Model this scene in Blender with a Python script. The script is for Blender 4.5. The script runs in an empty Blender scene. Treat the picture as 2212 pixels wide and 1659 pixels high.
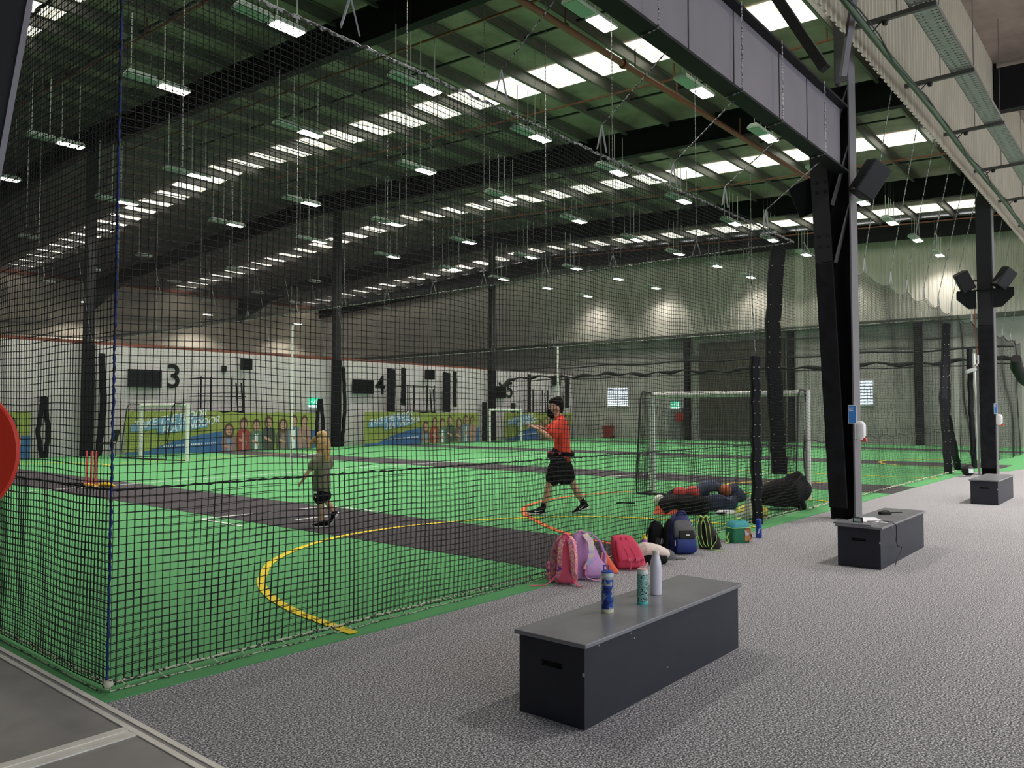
import bpy, bmesh, math, random
import numpy as np
from mathutils import Vector, Matrix
random.seed(7); rng = np.random.RandomState(7)
S = bpy.context.scene
COL = S.collection
# ------------------------------------------------------------------ camera
PSI = math.radians(39.93); PITCH = math.radians(2.206)
cam = bpy.data.cameras.new('camera'); cam.sensor_width = 36; cam.lens = 1700/2212*36
cam.clip_start = .02; cam.clip_end = 300
camo = bpy.data.objects.new('camera', cam); COL.objects.link(camo)
camo.location = (0, 0, 1.5); camo.rotation_euler = (math.pi/2+PITCH, 0, PSI-math.pi/2)
S.camera = camo
S.view_settings.view_transform = 'Standard'; S.view_settings.look = 'None'
S.view_settings.exposure = 0.2; S.view_settings.gamma = 1; S.view_settings.use_curve_mapping = False
# ------------------------------------------------------------------ world: dull daylight outside the hall
w = bpy.data.worlds.new('world'); S.world = w; w.use_nodes = True
bg = w.node_tree.nodes['Background']; bg.inputs[0].default_value = (.86, .92, 1, 1); bg.inputs[1].default_value = 1.9
LAMP_W = 80.0      # power of each lit fitting
LAMP_E = 22.0      # brightness of its tubes
FR = PSI-math.pi/2 # turn that makes a thing's own x run along the picture

# ------------------------------------------------------------------ materials
def mat(name, col, rough=.6, metal=0, var=0, scale=20, bump=0, bscale=60, emit=0, alpha=1, trans=0, coat=0, spec=None):
    m = bpy.data.materials.new(name); m.use_nodes = True
    nt = m.node_tree; b = nt.nodes['Principled BSDF']
    c = (*col, 1) if len(col) == 3 else col
    b.inputs['Base Color'].default_value = c; b.inputs['Roughness'].default_value = rough
    b.inputs['Metallic'].default_value = metal; b.inputs['Alpha'].default_value = alpha
    b.inputs['Transmission Weight'].default_value = trans
    if spec is not None: b.inputs['Specular IOR Level'].default_value = spec
    if coat: b.inputs['Coat Weight'].default_value = coat
    if emit:
        b.inputs['Emission Color'].default_value = c; b.inputs['Emission Strength'].default_value = emit
    if var or bump:
        tc = nt.nodes.new('ShaderNodeTexCoord')
        if var:
            n = nt.nodes.new('ShaderNodeTexNoise'); n.inputs['Scale'].default_value = scale; n.inputs['Detail'].default_value = 4
            r = nt.nodes.new('ShaderNodeValToRGB'); r.color_ramp.elements[0].position = .3; r.color_ramp.elements[1].position = .7
            r.color_ramp.elements[0].color = tuple(max(0, x*(1-var)) for x in c[:3])+(1,)
            r.color_ramp.elements[1].color = tuple(min(1, x*(1+var)) for x in c[:3])+(1,)
            nt.links.new(tc.outputs['Object'], n.inputs['Vector']); nt.links.new(n.outputs['Fac'], r.inputs['Fac'])
            nt.links.new(r.outputs['Color'], b.inputs['Base Color'])
        if bump:
            n2 = nt.nodes.new('ShaderNodeTexNoise'); n2.inputs['Scale'].default_value = bscale
            bp = nt.nodes.new('ShaderNodeBump'); bp.inputs['Strength'].default_value = bump; bp.inputs['Distance'].default_value = .01
            nt.links.new(tc.outputs['Object'], n2.inputs['Vector']); nt.links.new(n2.outputs['Fac'], bp.inputs['Height'])
            nt.links.new(bp.outputs['Normal'], b.inputs['Normal'])
    return m

def ramp_mat(name, stops, scale, rough=.7, kind='noise', detail=2, stretch=(1, 1, 1), emit=0, constant=True, alpha=1):
    """patterned material: noise or cells pushed through a colour ramp"""
    m = bpy.data.materials.new(name); m.use_nodes = True; nt = m.node_tree; b = nt.nodes['Principled BSDF']
    b.inputs['Roughness'].default_value = rough; b.inputs['Alpha'].default_value = alpha
    tc = nt.nodes.new('ShaderNodeTexCoord'); mp = nt.nodes.new('ShaderNodeMapping'); mp.inputs['Scale'].default_value = stretch
    nt.links.new(tc.outputs['Object'], mp.inputs['Vector'])
    if kind == 'noise':
        n = nt.nodes.new('ShaderNodeTexNoise'); n.inputs['Scale'].default_value = scale; n.inputs['Detail'].default_value = detail; out = n.outputs['Fac']
    else:
        n = nt.nodes.new('ShaderNodeTexVoronoi'); n.inputs['Scale'].default_value = scale
        sp = nt.nodes.new('ShaderNodeSeparateColor'); nt.links.new(n.outputs['Color'], sp.inputs['Color']); out = sp.outputs[0]
    nt.links.new(mp.outputs['Vector'], n.inputs['Vector'])
    r = nt.nodes.new('ShaderNodeValToRGB'); cr = r.color_ramp
    cr.interpolation = 'CONSTANT' if constant else 'LINEAR'
    while len(cr.elements) < len(stops): cr.elements.new(.5)
    for e, (p, c) in zip(cr.elements, stops): e.position = p; e.color = (*c, 1)
    nt.links.new(out, r.inputs['Fac']); nt.links.new(r.outputs['Color'], b.inputs['Base Color'])
    if emit:
        nt.links.new(r.outputs['Color'], b.inputs['Emission Color']); b.inputs['Emission Strength'].default_value = emit
    return m

def carpet_mat():
    m = bpy.data.materials.new('carpet'); m.use_nodes = True; nt = m.node_tree; b = nt.nodes['Principled BSDF']
    b.inputs['Roughness'].default_value = .95
    tc = nt.nodes.new('ShaderNodeTexCoord')
    def noise(scale, detail):
        n = nt.nodes.new('ShaderNodeTexNoise'); n.inputs['Scale'].default_value = scale; n.inputs['Detail'].default_value = detail
        nt.links.new(tc.outputs['Object'], n.inputs['Vector']); return n
    n = noise(100, 6); n.inputs['Roughness'].default_value = .62
    r = nt.nodes.new('ShaderNodeValToRGB'); cr = r.color_ramp
    cr.elements[0].position = .40; cr.elements[0].color = (.05, .051, .06, 1)
    cr.elements[1].position = .61; cr.elements[1].color = (.80, .79, .81, 1)
    e = cr.elements.new(.5); e.color = (.225, .222, .238, 1)
    nt.links.new(n.outputs['Fac'], r.inputs['Fac']); nt.links.new(r.outputs['Color'], b.inputs['Base Color'])
    bp = nt.nodes.new('ShaderNodeBump'); bp.inputs['Strength'].default_value = .25; bp.inputs['Distance'].default_value = .004
    nt.links.new(n.outputs['Fac'], bp.inputs['Height']); nt.links.new(bp.outputs['Normal'], b.inputs['Normal'])
    return m

M = {}
def defmats():
    M['carpet'] = carpet_mat()
    M['turf'] = mat('green turf', (.095, .355, .125), .9, var=.12, scale=160, bump=.4, bscale=220)
    M['pitch'] = mat('dark pitch carpet', (.05, .044, .05), .95, var=.35, scale=120, bump=.3, bscale=180)
    M['court'] = mat('grey sports floor', (.29, .28, .265), .55, var=.14, scale=3)
    M['alu'] = mat('aluminium strip', (.82, .80, .74), .45, .2, var=.06, scale=9)
    M['line_yellow'] = mat('yellow line', (.85, .66, .02), .8)
    M['line_white'] = mat('white line', (.8, .85, .8), .8)
    M['line_orange'] = mat('orange line', (.75, .16, .03), .8)
    M['black_steel'] = mat('black painted steel', (.008, .008, .010), .6, spec=.2)
    M['dark_steel'] = mat('charcoal painted steel', (.022, .021, .025), .5, spec=.3)
    M['purple_steel'] = mat('grey primer steel', (.165, .152, .172), .5, var=.05, scale=2)
    M['grey_edge'] = mat('grey steel edge', (.13, .127, .135), .45)
    M['galv'] = mat('galvanised steel', (.15, .14, .13), .45, .2, var=.1, scale=5)
    M['roof'] = mat('roof foil with mesh', (.27, .215, .19), .5, .1, var=.22, scale=2.2, bump=.5, bscale=4)
    M['skylight'] = ramp_mat('skylight sheet', [(0, (1, .95, .80)), (.42, (1, .98, .9)), (.60, (1, .96, .84)), (.64, (.62, .45, .2)), (.70, (1, .95, .8))], 2.0, .5, stretch=(7, .5, 1), emit=1.35, constant=False)
    M['rust'] = mat('red oxide sprinkler pipe', (.21, .065, .04), .55)
    M['cream'] = mat('cream wall sheeting', (.46, .42, .325), .55, var=.07, scale=1.2)
    M['cream_back'] = mat('pale back wall sheeting', (.46, .44, .39), .55, var=.07, scale=1.2)
    M['wall_beige'] = mat('beige wall sheeting', (.62, .57, .46), .6, var=.05, scale=.7)
    M['white_wall'] = mat('white painted block wall', (.62, .585, .59), .8, var=.05, scale=2)
    M['grey_wall'] = mat('grey precast wall', (.36, .35, .33), .8, var=.07, scale=1)
    M['soffit'] = mat('dark green flashing', (.06, .075, .055), .6)
    M['net'] = mat('black net cord', (.008, .008, .009), .8)
    M['net_far'] = mat('charcoal net cord', (.02, .02, .019), .85)
    M['rope_pale'] = ramp_mat('pale lashing rope', [(0, (.04, .04, .035)), (.45, (.55, .55, .42))], 40, .8)
    M['rope_blue'] = ramp_mat('blue lashing rope', [(0, (.004, .004, .008)), (.42, (.006, .020, .13))], 26, .7)
    M['chain'] = ramp_mat('chain steel', [(0, (.05, .05, .05)), (.5, (.42, .42, .40))], 45, .4)
    M['strap'] = mat('grey webbing strap', (.33, .33, .34), .6)
    M['wire'] = mat('thin hanging wire', (.12, .12, .11), .5)
    M['rod'] = mat('white hanging rod', (.7, .72, .68), .45)
    M['lamp_body'] = mat('white lamp body', (.62, .70, .64), .4)
    M['lamp_off'] = mat('unlit lamp lens', (.22, .33, .28), .3)
    M['lamp_on'] = mat('lit lamp tubes', (1, .93, .86), .4, emit=LAMP_E)
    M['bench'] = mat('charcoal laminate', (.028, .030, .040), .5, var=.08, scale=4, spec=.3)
    M['laminate_lit'] = mat('charcoal laminate with painted sheen', (.21, .212, .23), .25, var=.12, scale=3)  # laminate of the sides made lighter, reflected light painted into the colour
    M['slot'] = mat('hole shade and bolt black', (.004, .004, .005), .8)
    M['chip'] = mat('chipped white core', (.5, .5, .48), .8)
    M['green_pipe'] = mat('green pipe', (.018, .06, .022), .4)
    M['tray'] = mat('perforated tray', (.30, .32, .30), .4, .4)
    M['bracket'] = mat('bracket channel', (.07, .07, .065), .5)
    M['white_plastic'] = mat('white plastic', (.78, .77, .80), .35)
    M['red_plastic'] = mat('red plastic', (.62, .07, .04), .4)
    M['poster_blue'] = mat('blue poster print', (.05, .22, .62), .5)
    M['paper'] = mat('white paper', (.85, .86, .9), .7)
    M['black_plastic'] = mat('black plastic', (.008, .008, .009), .5, spec=.3)
    M['screen'] = mat('dark tv screen', (.004, .0045, .005), .35, spec=.25)
    M['black_canvas'] = mat('black pvc sleeve', (.008, .008, .011), .6, spec=.22, var=.5, scale=5, bump=.5, bscale=9)
    M['eyelet'] = mat('brass eyelet', (.6, .58, .5), .3, .6)
    M['sign_red'] = mat('red sign board', (.60, .035, .015), .5)
    M['skin'] = mat('skin', (.66, .38, .26), .55)
    M['skin_dark'] = mat('tanned skin', (.42, .22, .14), .55)
    M['hair_dark'] = mat('dark brown hair', (.014, .009, .008), .75, spec=.2, var=.5, scale=60, bump=.6, bscale=120)
    M['hair_blond'] = mat('blond hair', (.52, .33, .13), .6, var=.45, scale=38, bump=.7, bscale=60)
    M['shirt_red'] = mat('orange red shirt', (.80, .055, .025), .7, bump=.35, bscale=14)
    M['shirt_olive'] = mat('olive shirt', (.21, .205, .13), .8, bump=.35, bscale=14)
    M['black_cloth'] = mat('black cloth', (.007, .007, .008), .9, spec=.12, bump=.3, bscale=18)
    M['white_rubber'] = mat('white rubber sole', (.8, .8, .8), .6)
    M['white_print'] = mat('white print', (.85, .85, .85), .7)
    M['pink'] = mat('hot pink fabric', (.85, .13, .22), .75, var=.05, scale=8, bump=.3, bscale=30)
    M['pink_light'] = mat('light pink fabric', (.80, .38, .52), .75)
    M['lilac'] = mat('lilac fabric', (.58, .33, .62), .75, var=.07, scale=8, bump=.3, bscale=30)
    M['floral'] = ramp_mat('floral print', [(0, (.12, .04, .28)), (.38, (.70, .16, .30)), (.47, (.82, .50, .30)), (.53, (.78, .22, .38)), (.62, (.40, .20, .45)), (.70, (.30, .45, .45))], 17, .75, 'noise', 3)
    M['pastel'] = ramp_mat('pastel print', [(0, (.45, .5, .75)), (.42, (.75, .5, .7)), (.52, (.8, .7, .45)), (.6, (.55, .7, .72)), (.7, (.8, .4, .45))], 15, .75, 'noise', 3)
    M['red_bag'] = mat('raspberry fabric', (.72, .055, .12), .7, bump=.3, bscale=25)
    M['cream_fleece'] = mat('cream fleece', (.78, .68, .60), .9, bump=.7, bscale=50)
    M['grey_cap'] = mat('grey felt', (.13, .13, .13), .9)
    M['navy'] = mat('navy fabric', (.012, .02, .11), .6, var=.3, scale=7, bump=.3, bscale=25)
    M['royal'] = mat('royal blue fabric', (.012, .032, .19), .6, var=.3, scale=9)
    M['grey_bag'] = mat('grey fabric', (.12, .12, .12), .7, var=.2, scale=12)
    M['dark_bag'] = mat('charcoal fabric', (.038, .036, .034), .8, spec=.25, var=.2, scale=25, bump=.3, bscale=40)
    M['black_bag'] = mat('black bag fabric', (.009, .009, .010), .75, spec=.2, var=.3, scale=8, bump=.6, bscale=9)
    M['lime'] = mat('lime trim', (.50, .78, .16), .7)
    M['green_bag'] = mat('green lunch bag', (.02, .20, .10), .6, var=.1, scale=10)
    M['teal_bag'] = mat('teal fabric', (.02, .30, .34), .6)
    M['brown_print'] = ramp_mat('brown and white print', [(0, (.55, .6, .7)), (.44, (.35, .12, .04)), (.52, (.55, .27, .1)), (.62, (.25, .07, .02))], 16, .7)
    M['ball_navy'] = mat('navy ball bag', (.02, .028, .075), .7, var=.3, scale=10, bump=.6, bscale=10)
    M['ball_mesh'] = mat('grey blue mesh cloth', (.10, .12, .19), .8, var=.2, scale=30, bump=.4, bscale=20)
    M['basketball'] = mat('brown orange ball', (.42, .10, .03), .6)
    M['red_ball'] = mat('red ball', (.60, .05, .035), .5)
    M['white_ball'] = ramp_mat('white leather ball', [(0, (.45, .5, .42)), (.4, (.72, .75, .66))], 14, .5, 'cells')
    M['cone'] = mat('orange cone', (.85, .11, .03), .5)
    M['yellow_bag'] = ramp_mat('yellow plastic bag', [(0, (.8, .55, .05)), (.45, (.85, .75, .1)), (.55, (.75, .8, .2)), (.65, (.8, .35, .08))], 9, .5)
    M['clear_plastic'] = mat('clear plastic', (.80, .86, .85), .15, alpha=.45)
    M['bottle_blue'] = ramp_mat('blue camouflage bottle', [(0, (.012, .03, .17)), (.42, (.015, .075, .36)), (.52, (.33, .36, .36)), (.62, (.02, .12, .5))], 22, .2, 'noise', 1, alpha=.93)
    M['bottle_glitter'] = ramp_mat('speckled teal bottle', [(0, (.01, .02, .02)), (.42, (.30, .60, .54)), (.55, (.05, .12, .11)), (.60, (.4, .68, .6))], 120, .2, 'noise', 1, alpha=.95)
    M['aqua'] = mat('aqua bottle base', (.12, .62, .58), .2)
    M['blush'] = mat('blush pink plastic', (.85, .50, .46), .4)
    M['pale_mint'] = mat('pale mint plastic', (.62, .74, .70), .4)
    M['bottle_white'] = mat('white steel bottle', (.70, .67, .76), .3, coat=.3)
    M['steel'] = mat('brushed steel', (.5, .5, .5), .3, .8)
    M['blue_plastic'] = mat('blue plastic', (.02, .07, .42), .35)
    M['blue_bottle'] = mat('royal blue bottle', (.012, .06, .42), .35)
    M['purple'] = mat('purple bottle', (.42, .09, .45), .35)
    M['yellow_cap'] = mat('yellow bottle cap', (.85, .65, .03), .4)
    M['straw'] = ramp_mat('pale bottle base', [(0, (.6, .6, .35)), (.5, (.75, .75, .6))], 80, .3)
    M['goal_white'] = mat('white goal tube', (.80, .80, .76), .4)
    M['bin_red'] = mat('red bin', (.33, .025, .02), .5)
    M['stump'] = mat('pink red stump', (.70, .09, .09), .5)
    M['yellow_plastic'] = mat('yellow plastic', (.85, .55, .02), .45)
    M['exit_green'] = mat('green exit sign', (.03, .55, .30), .4, emit=1.0)
    M['exit_white'] = mat('white exit sign', (.8, 1, .95), .4, emit=1.1)
    M['door_grey'] = mat('grey door', (.19, .20, .20), .6)
    M['door_brown'] = mat('brown roller shutter', (.085, .075, .06), .55)
    M['daylit'] = mat('daylit louvre glass', (.80, .88, 1), .4, emit=1.1)
    M['ban_green'] = mat('lime green banner', (.29, .35, .08), .6)
    M['ban_blue'] = mat('blue banner print', (.04, .13, .30), .6)
    M['ban_light'] = mat('light blue banner print', (.17, .34, .52), .6)
    M['ban_white'] = mat('white banner lettering', (.72, .77, .8), .6)
    for i, c in enumerate([(.25, .18, .16), (.30, .05, .045), (.10, .16, .12), (.05, .07, .065), (.11, .09, .085), (.14, .19, .24), (.40, .22, .18)]): M['ban_cl%d' % i] = mat('banner clothing %d' % i, c, .7)
    M['ban_skin'] = mat('banner skin', (.46, .28, .20), .7)
    M['ban_hair'] = mat('banner hair', (.10, .06, .045), .7)
    M['ban_floor'] = mat('banner timber', (.10, .08, .08), .7)
defmats()

# ------------------------------------------------------------------ mesh building
class MB:
    def __init__(s): s.v = []; s.f = []; s.mi = []; s.cur = 0
    def _add(s, vs, fs):
        o = len(s.v); s.v.extend([tuple(p) for p in vs]); s.f.extend([tuple(i+o for i in f) for f in fs]); s.mi.extend([s.cur]*len(fs)); return s
    def box(s, x0, x1, y0, y1, z0, z1):
        vs = [(x, y, z) for z in (z0, z1) for y in (y0, y1) for x in (x0, x1)]
        return s._add(vs, [(0, 2, 3, 1), (4, 5, 7, 6), (0, 1, 5, 4), (2, 6, 7, 3), (0, 4, 6, 2), (1, 3, 7, 5)])
    def hexa(s, lo, hi):
        """two quads (4 points each, same order) joined"""
        return s._add(list(lo)+list(hi), [(3, 2, 1, 0), (4, 5, 6, 7), (0, 1, 5, 4), (1, 2, 6, 5), (2, 3, 7, 6), (3, 0, 4, 7)])
    def bar(s, p, q, w, h=None, up=(0, 0, 1)):
        p = Vector(p); q = Vector(q); h = h or w; t = (q-p).normalized(); a = t.cross(Vector(up))
        if a.length < 1e-3: a = t.cross(Vector((1, 0, 0)))
        a.normalize(); b = a.cross(t).normalized()
        c = [a*sx*w/2+b*sy*h/2 for sx, sy in ((-1, -1), (1, -1), (1, 1), (-1, 1))]
        return s.hexa([p+x for x in c], [q+x for x in c])
    def tube(s, pts, r, n=8, closed=False):
        pts = [Vector(p) for p in pts]; m = len(pts)
        rr = r if hasattr(r, '__len__') else [r]*m
        vs = []; ref = None
        for i, p in enumerate(pts):
            t = (pts[(i+1) % m]-pts[i-1]) if closed else (pts[min(i+1, m-1)]-pts[max(i-1, 0)])
            t.normalize()
            if ref is None: ref = t.cross(Vector((0, 0, 1)));  ref = ref if ref.length > .05 else t.cross(Vector((1, 0, 0)))
            a = (ref-t*ref.dot(t)); a = a.normalized() if a.length > 1e-4 else t.orthogonal().normalized(); ref = a; b = t.cross(a)
            for k in range(n):
                an = 2*math.pi*k/n; vs.append(p+(a*math.cos(an)+b*math.sin(an))*rr[i])
        fs = []
        for i in range(m if closed else m-1):
            j = (i+1) % m
            for k in range(n): fs.append((i*n+k, i*n+(k+1) % n, j*n+(k+1) % n, j*n+k))
        if not closed: fs += [tuple(range(n-1, -1, -1)), tuple((m-1)*n+k for k in range(n))]
        return s._add(vs, fs)
    def lathe(s, prof, n=24, c=(0, 0, 0)):
        vs = []; m = len(prof)
        for r, z in prof:
            for k in range(n): a = 2*math.pi*k/n; vs.append((c[0]+r*math.cos(a), c[1]+r*math.sin(a), c[2]+z))
        fs = [(i*n+k, i*n+(k+1) % n, (i+1)*n+(k+1) % n, (i+1)*n+k) for i in range(m-1) for k in range(n)]
        fs += [tuple(range(n-1, -1, -1)), tuple((m-1)*n+k for k in range(n))]
        return s._add(vs, fs)
    def rings(s, rings, cap=True):
        n = len(rings[0]); m = len(rings); vs = [p for r in rings for p in r]
        fs = [(i*n+k, i*n+(k+1) % n, (i+1)*n+(k+1) % n, (i+1)*n+k) for i in range(m-1) for k in range(n)]
        if cap: fs += [tuple(range(n-1, -1, -1)), tuple((m-1)*n+k for k in range(n))]
        return s._add(vs, fs)
    def limb(s, pts, rad, n=12, hint=(0, 1, 0)):
        """tapering limb: rad entries r or (along hint, across)"""
        pts = [Vector(p) for p in pts]; m = len(pts); R = []
        rad = [(r, r) if not hasattr(r, '__len__') else r for r in rad]
        P = [pts[0]]+pts+[pts[-1]]
        t0 = (pts[1]-pts[0]).normalized(); t1 = (pts[-1]-pts[-2]).normalized()
        seq = [(pts[0]-t0*rad[0][1]*.8, (rad[0][0]*.35, rad[0][1]*.35), t0), (pts[0]-t0*rad[0][1]*.45, (rad[0][0]*.8, rad[0][1]*.8), t0)]
        for i, p in enumerate(pts): seq.append((p, rad[i], (pts[min(i+1, m-1)]-pts[max(i-1, 0)]).normalized()))
        seq += [(pts[-1]+t1*rad[-1][1]*.45, (rad[-1][0]*.8, rad[-1][1]*.8), t1), (pts[-1]+t1*rad[-1][1]*.8, (rad[-1][0]*.35, rad[-1][1]*.35), t1)]
        for p, (ra, rb), t in seq:
            a = Vector(hint)-t*t.dot(Vector(hint)); a = a.normalized() if a.length > .05 else t.orthogonal().normalized(); b = t.cross(a)
            R.append([p+a*ra*math.cos(2*math.pi*k/n)+b*rb*math.sin(2*math.pi*k/n) for k in range(n)])
        return s.rings(R)
    def ball(s, c, r, n=16, sc=(1, 1, 1)):
        R = []
        for i in range(1, n//2):
            th = math.pi*i/(n//2)
            R.append([(c[0]+r*sc[0]*math.sin(th)*math.cos(2*math.pi*k/n), c[1]+r*sc[1]*math.sin(th)*math.sin(2*math.pi*k/n), c[2]-r*sc[2]*math.cos(th)) for k in range(n)])
        return s.rings(R)
    def rbox(s, secs, n=24, e=4.0):
        """rounded box lofted upward: secs of (z, cx, cy, half x, half y)"""
        R = []
        for z, cx, cy, hx, hy in secs:
            ring = []
            for k in range(n):
                a = 2*math.pi*k/n; c, q = math.cos(a), math.sin(a)
                ring.append((cx+hx*math.copysign(abs(c)**(2/e), c), cy+hy*math.copysign(abs(q)**(2/e), q), z))
            R.append(ring)
        return s.rings(R)
    def ribbon(s, pts, w, th, side):
        """flat strap along pts; side = direction of its width"""
        sd = Vector(side).normalized(); pts = [Vector(p) for p in pts]; m = len(pts); R = []
        for i, p in enumerate(pts):
            t = (pts[min(i+1, m-1)]-pts[max(i-1, 0)]).normalized(); nn = t.cross(sd).normalized(); a = nn.cross(t).normalized()
            R.append([p-a*w/2-nn*th/2, p+a*w/2-nn*th/2, p+a*w/2+nn*th/2, p-a*w/2+nn*th/2])
        return s.rings(R)
    def poly(s, pts): return s._add(pts, [tuple(range(len(pts)))])
    def prism(s, pts, d):
        """outline extruded by vector d"""
        n = len(pts); d = Vector(d); q = [tuple(Vector(p)+d) for p in pts]
        return s._add(list(pts)+q, [tuple(range(n-1, -1, -1)), tuple(range(n, 2*n))]+[(k, (k+1) % n, n+(k+1) % n, n+k) for k in range(n)])
    def text(s, txt, size, org, xd, yd, ext=.003, bold=0, align='LEFT'):
        cu = bpy.data.curves.new('t', 'FONT'); cu.body = txt; cu.size = size; cu.extrude = ext; cu.offset = bold; cu.align_x = align; cu.resolution_u = 4
        o = bpy.data.objects.new('t', cu); me = bpy.data.meshes.new_from_object(o)
        xd = Vector(xd).normalized(); yd0 = Vector(yd); yd = yd0; zd = xd.cross(yd.normalized())
        vs = [Vector(org)+xd*v.co.x+yd*v.co.y+zd*v.co.z for v in me.vertices]
        s._add(vs, [tuple(p.vertices) for p in me.polygons])
        bpy.data.objects.remove(o); bpy.data.curves.remove(cu); bpy.data.meshes.remove(me); return s
    def mesh(s, name):
        me = bpy.data.meshes.new(name); me.from_pydata(s.v, [], s.f); return me
    def build(s, name, m, parent=None, smooth=False, bevel=0, kind=None):
        me = s.mesh(name); ms = m if isinstance(m, (list, tuple)) else [m]
        for x in ms: me.materials.append(M[x])
        if len(ms) > 1: me.polygons.foreach_set('material_index', s.mi)
        bm = bmesh.new(); bm.from_mesh(me); bmesh.ops.recalc_face_normals(bm, faces=bm.faces); bm.to_mesh(me); bm.free()
        if smooth:
            me.polygons.foreach_set('use_smooth', [True]*len(me.polygons))
            try: me.set_sharp_from_angle(angle=math.radians(50))
            except Exception: pass
        o = bpy.data.objects.new(name, me); COL.objects.link(o)
        if parent is not None: o.parent = parent
        if bevel:
            md = o.modifiers.new('b', 'BEVEL'); md.width = bevel; md.segments = 2; md.limit_method = 'ANGLE'
        if kind: o['kind'] = kind
        return o
    def fuse(s, name, m, parent=None, voxel=.01, it=6, kind=None):
        """joins overlapping limbs into one continuous skin"""
        me = s.mesh(name); o = bpy.data.objects.new(name, me); COL.objects.link(o)
        r = o.modifiers.new('r', 'REMESH'); r.mode = 'VOXEL'; r.voxel_size = voxel; r.use_smooth_shade = True
        q = o.modifiers.new('s', 'SMOOTH'); q.factor = .5; q.iterations = it
        bpy.context.view_layer.update(); dg = bpy.context.evaluated_depsgraph_get()
        nm = bpy.data.meshes.new_from_object(o.evaluated_get(dg)); o.modifiers.clear(); o.data = nm; nm.name = name
        bpy.data.meshes.remove(me); nm.materials.clear(); nm.materials.append(M[m]); nm.polygons.foreach_set('use_smooth', [True]*len(nm.polygons))
        if parent is not None: o.parent = parent
        if kind: o['kind'] = kind
        return o

def thing(name, label, cat, loc=(0, 0, 0), rz=0, group=None):
    o = bpy.data.objects.new(name, None); COL.objects.link(o); o.empty_display_size = .1
    o.location = loc; o.rotation_euler = (0, 0, rz); o['label'] = label; o['category'] = cat
    if group: o['group'] = group
    return o
def tag(o, label, cat, group=None, loc=None, rz=None):
    o['label'] = label; o['category'] = cat
    if group: o['group'] = group
    if loc is not None: o.location = loc
    if rz is not None: o.rotation_euler = (0, 0, rz)
    return o
def dup(root, loc, label, group=None, rz=None):
    r = root.copy(); COL.objects.link(r); r.location = loc; r['label'] = label
    if group: r['group'] = group
    if rz is not None: r.rotation_euler = (0, 0, rz)
    for ch in list(root.children):
        c = ch.copy(); COL.objects.link(c); c.parent = r
        for g in ch.children: d = g.copy(); COL.objects.link(d); d.parent = c
    return r
def struct(name, mb, m, **k): return mb.build(name, m, kind='structure', **k)
ORD = ['nearest', 'second', 'third', 'fourth', 'fifth', 'sixth', 'seventh', 'eighth', 'ninth', 'tenth', 'eleventh', 'twelfth']

# ------------------------------------------------------------------ nets (every cord is modelled)
def raw_mesh(name, V, Q, m, parent=None, tri=False):
    me = bpy.data.meshes.new(name); k = 3 if tri else 4
    V = np.asarray(V, dtype=np.float32); Q = np.asarray(Q, dtype=np.int32)
    me.vertices.add(len(V)); me.vertices.foreach_set('co', V.ravel())
    me.loops.add(Q.size); me.loops.foreach_set('vertex_index', Q.ravel())
    me.polygons.add(len(Q)); me.polygons.foreach_set('loop_start', np.arange(0, Q.size, k, dtype=np.int32))
    me.update(calc_edges=True); me.validate(); me.materials.append(M[m])
    o = bpy.data.objects.new(name, me); COL.objects.link(o)
    if parent is not None: o.parent = parent
    return o
def strands(P, a, b, r):
    s, n, _ = P.shape; off = np.stack([np.array(a)*math.cos(t)+np.array(b)*math.sin(t) for t in (0, 2.094, 4.189)])*r
    V = (P[:, :, None, :]+off[None, None]).reshape(-1, 3)
    i = np.arange(s)[:, None, None]*n*3+np.arange(n-1)[None, :, None]*3; k = np.arange(3)[None, None]; k2 = (k+1) % 3
    Q = np.stack([i+k, i+k2, i+3+k2, i+3+k], -1).reshape(-1, 4)
    return V, Q
def net(name, grid, ud, vd, nd, r, m, parent, knots=0):
    """grid: (nu, nv, 3) nodes"""
    V1, Q1 = strands(grid, ud, nd, r); V2, Q2 = strands(grid.transpose(1, 0, 2), vd, nd, r)
    Vs = [V1, V2]; Qs = [Q1, Q2+len(V1)]; nV = len(V1)+len(V2)
    if knots:
        g = grid.reshape(-1, 3); ud, vd, nd = map(np.array, (ud, vd, nd)); c = np.stack([ud, vd, -ud, -vd, nd, -nd])*knots
        V3 = (g[:, None]+c[None]).reshape(-1, 3); base = (np.arange(len(g))*6)[:, None, None]
        q = np.array([[0, 1, 4, 4], [1, 2, 4, 4], [2, 3, 4, 4], [3, 0, 4, 4], [1, 0, 5, 5], [2, 1, 5, 5], [3, 2, 5, 5], [0, 3, 5, 5]])
        # each knot: two crossed little blocks written as quads
        q = np.array([[0, 4, 2, 5], [1, 4, 3, 5], [0, 1, 2, 3]])
        Q3 = (base+q[None]).reshape(-1, 4)+nV
        Vs.append(V3); Qs.append(Q3)
    return raw_mesh(name, np.concatenate(Vs), np.concatenate(Qs), m, parent)
def wob(u, v, amp, k=1.0):
    return amp*(np.sin(u*1.3*k+.6*np.sin(v*1.7))+.6*np.sin(u*2.9*k+v*1.1+1)+.5*np.sin(v*2.3+u*.7+2))
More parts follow.
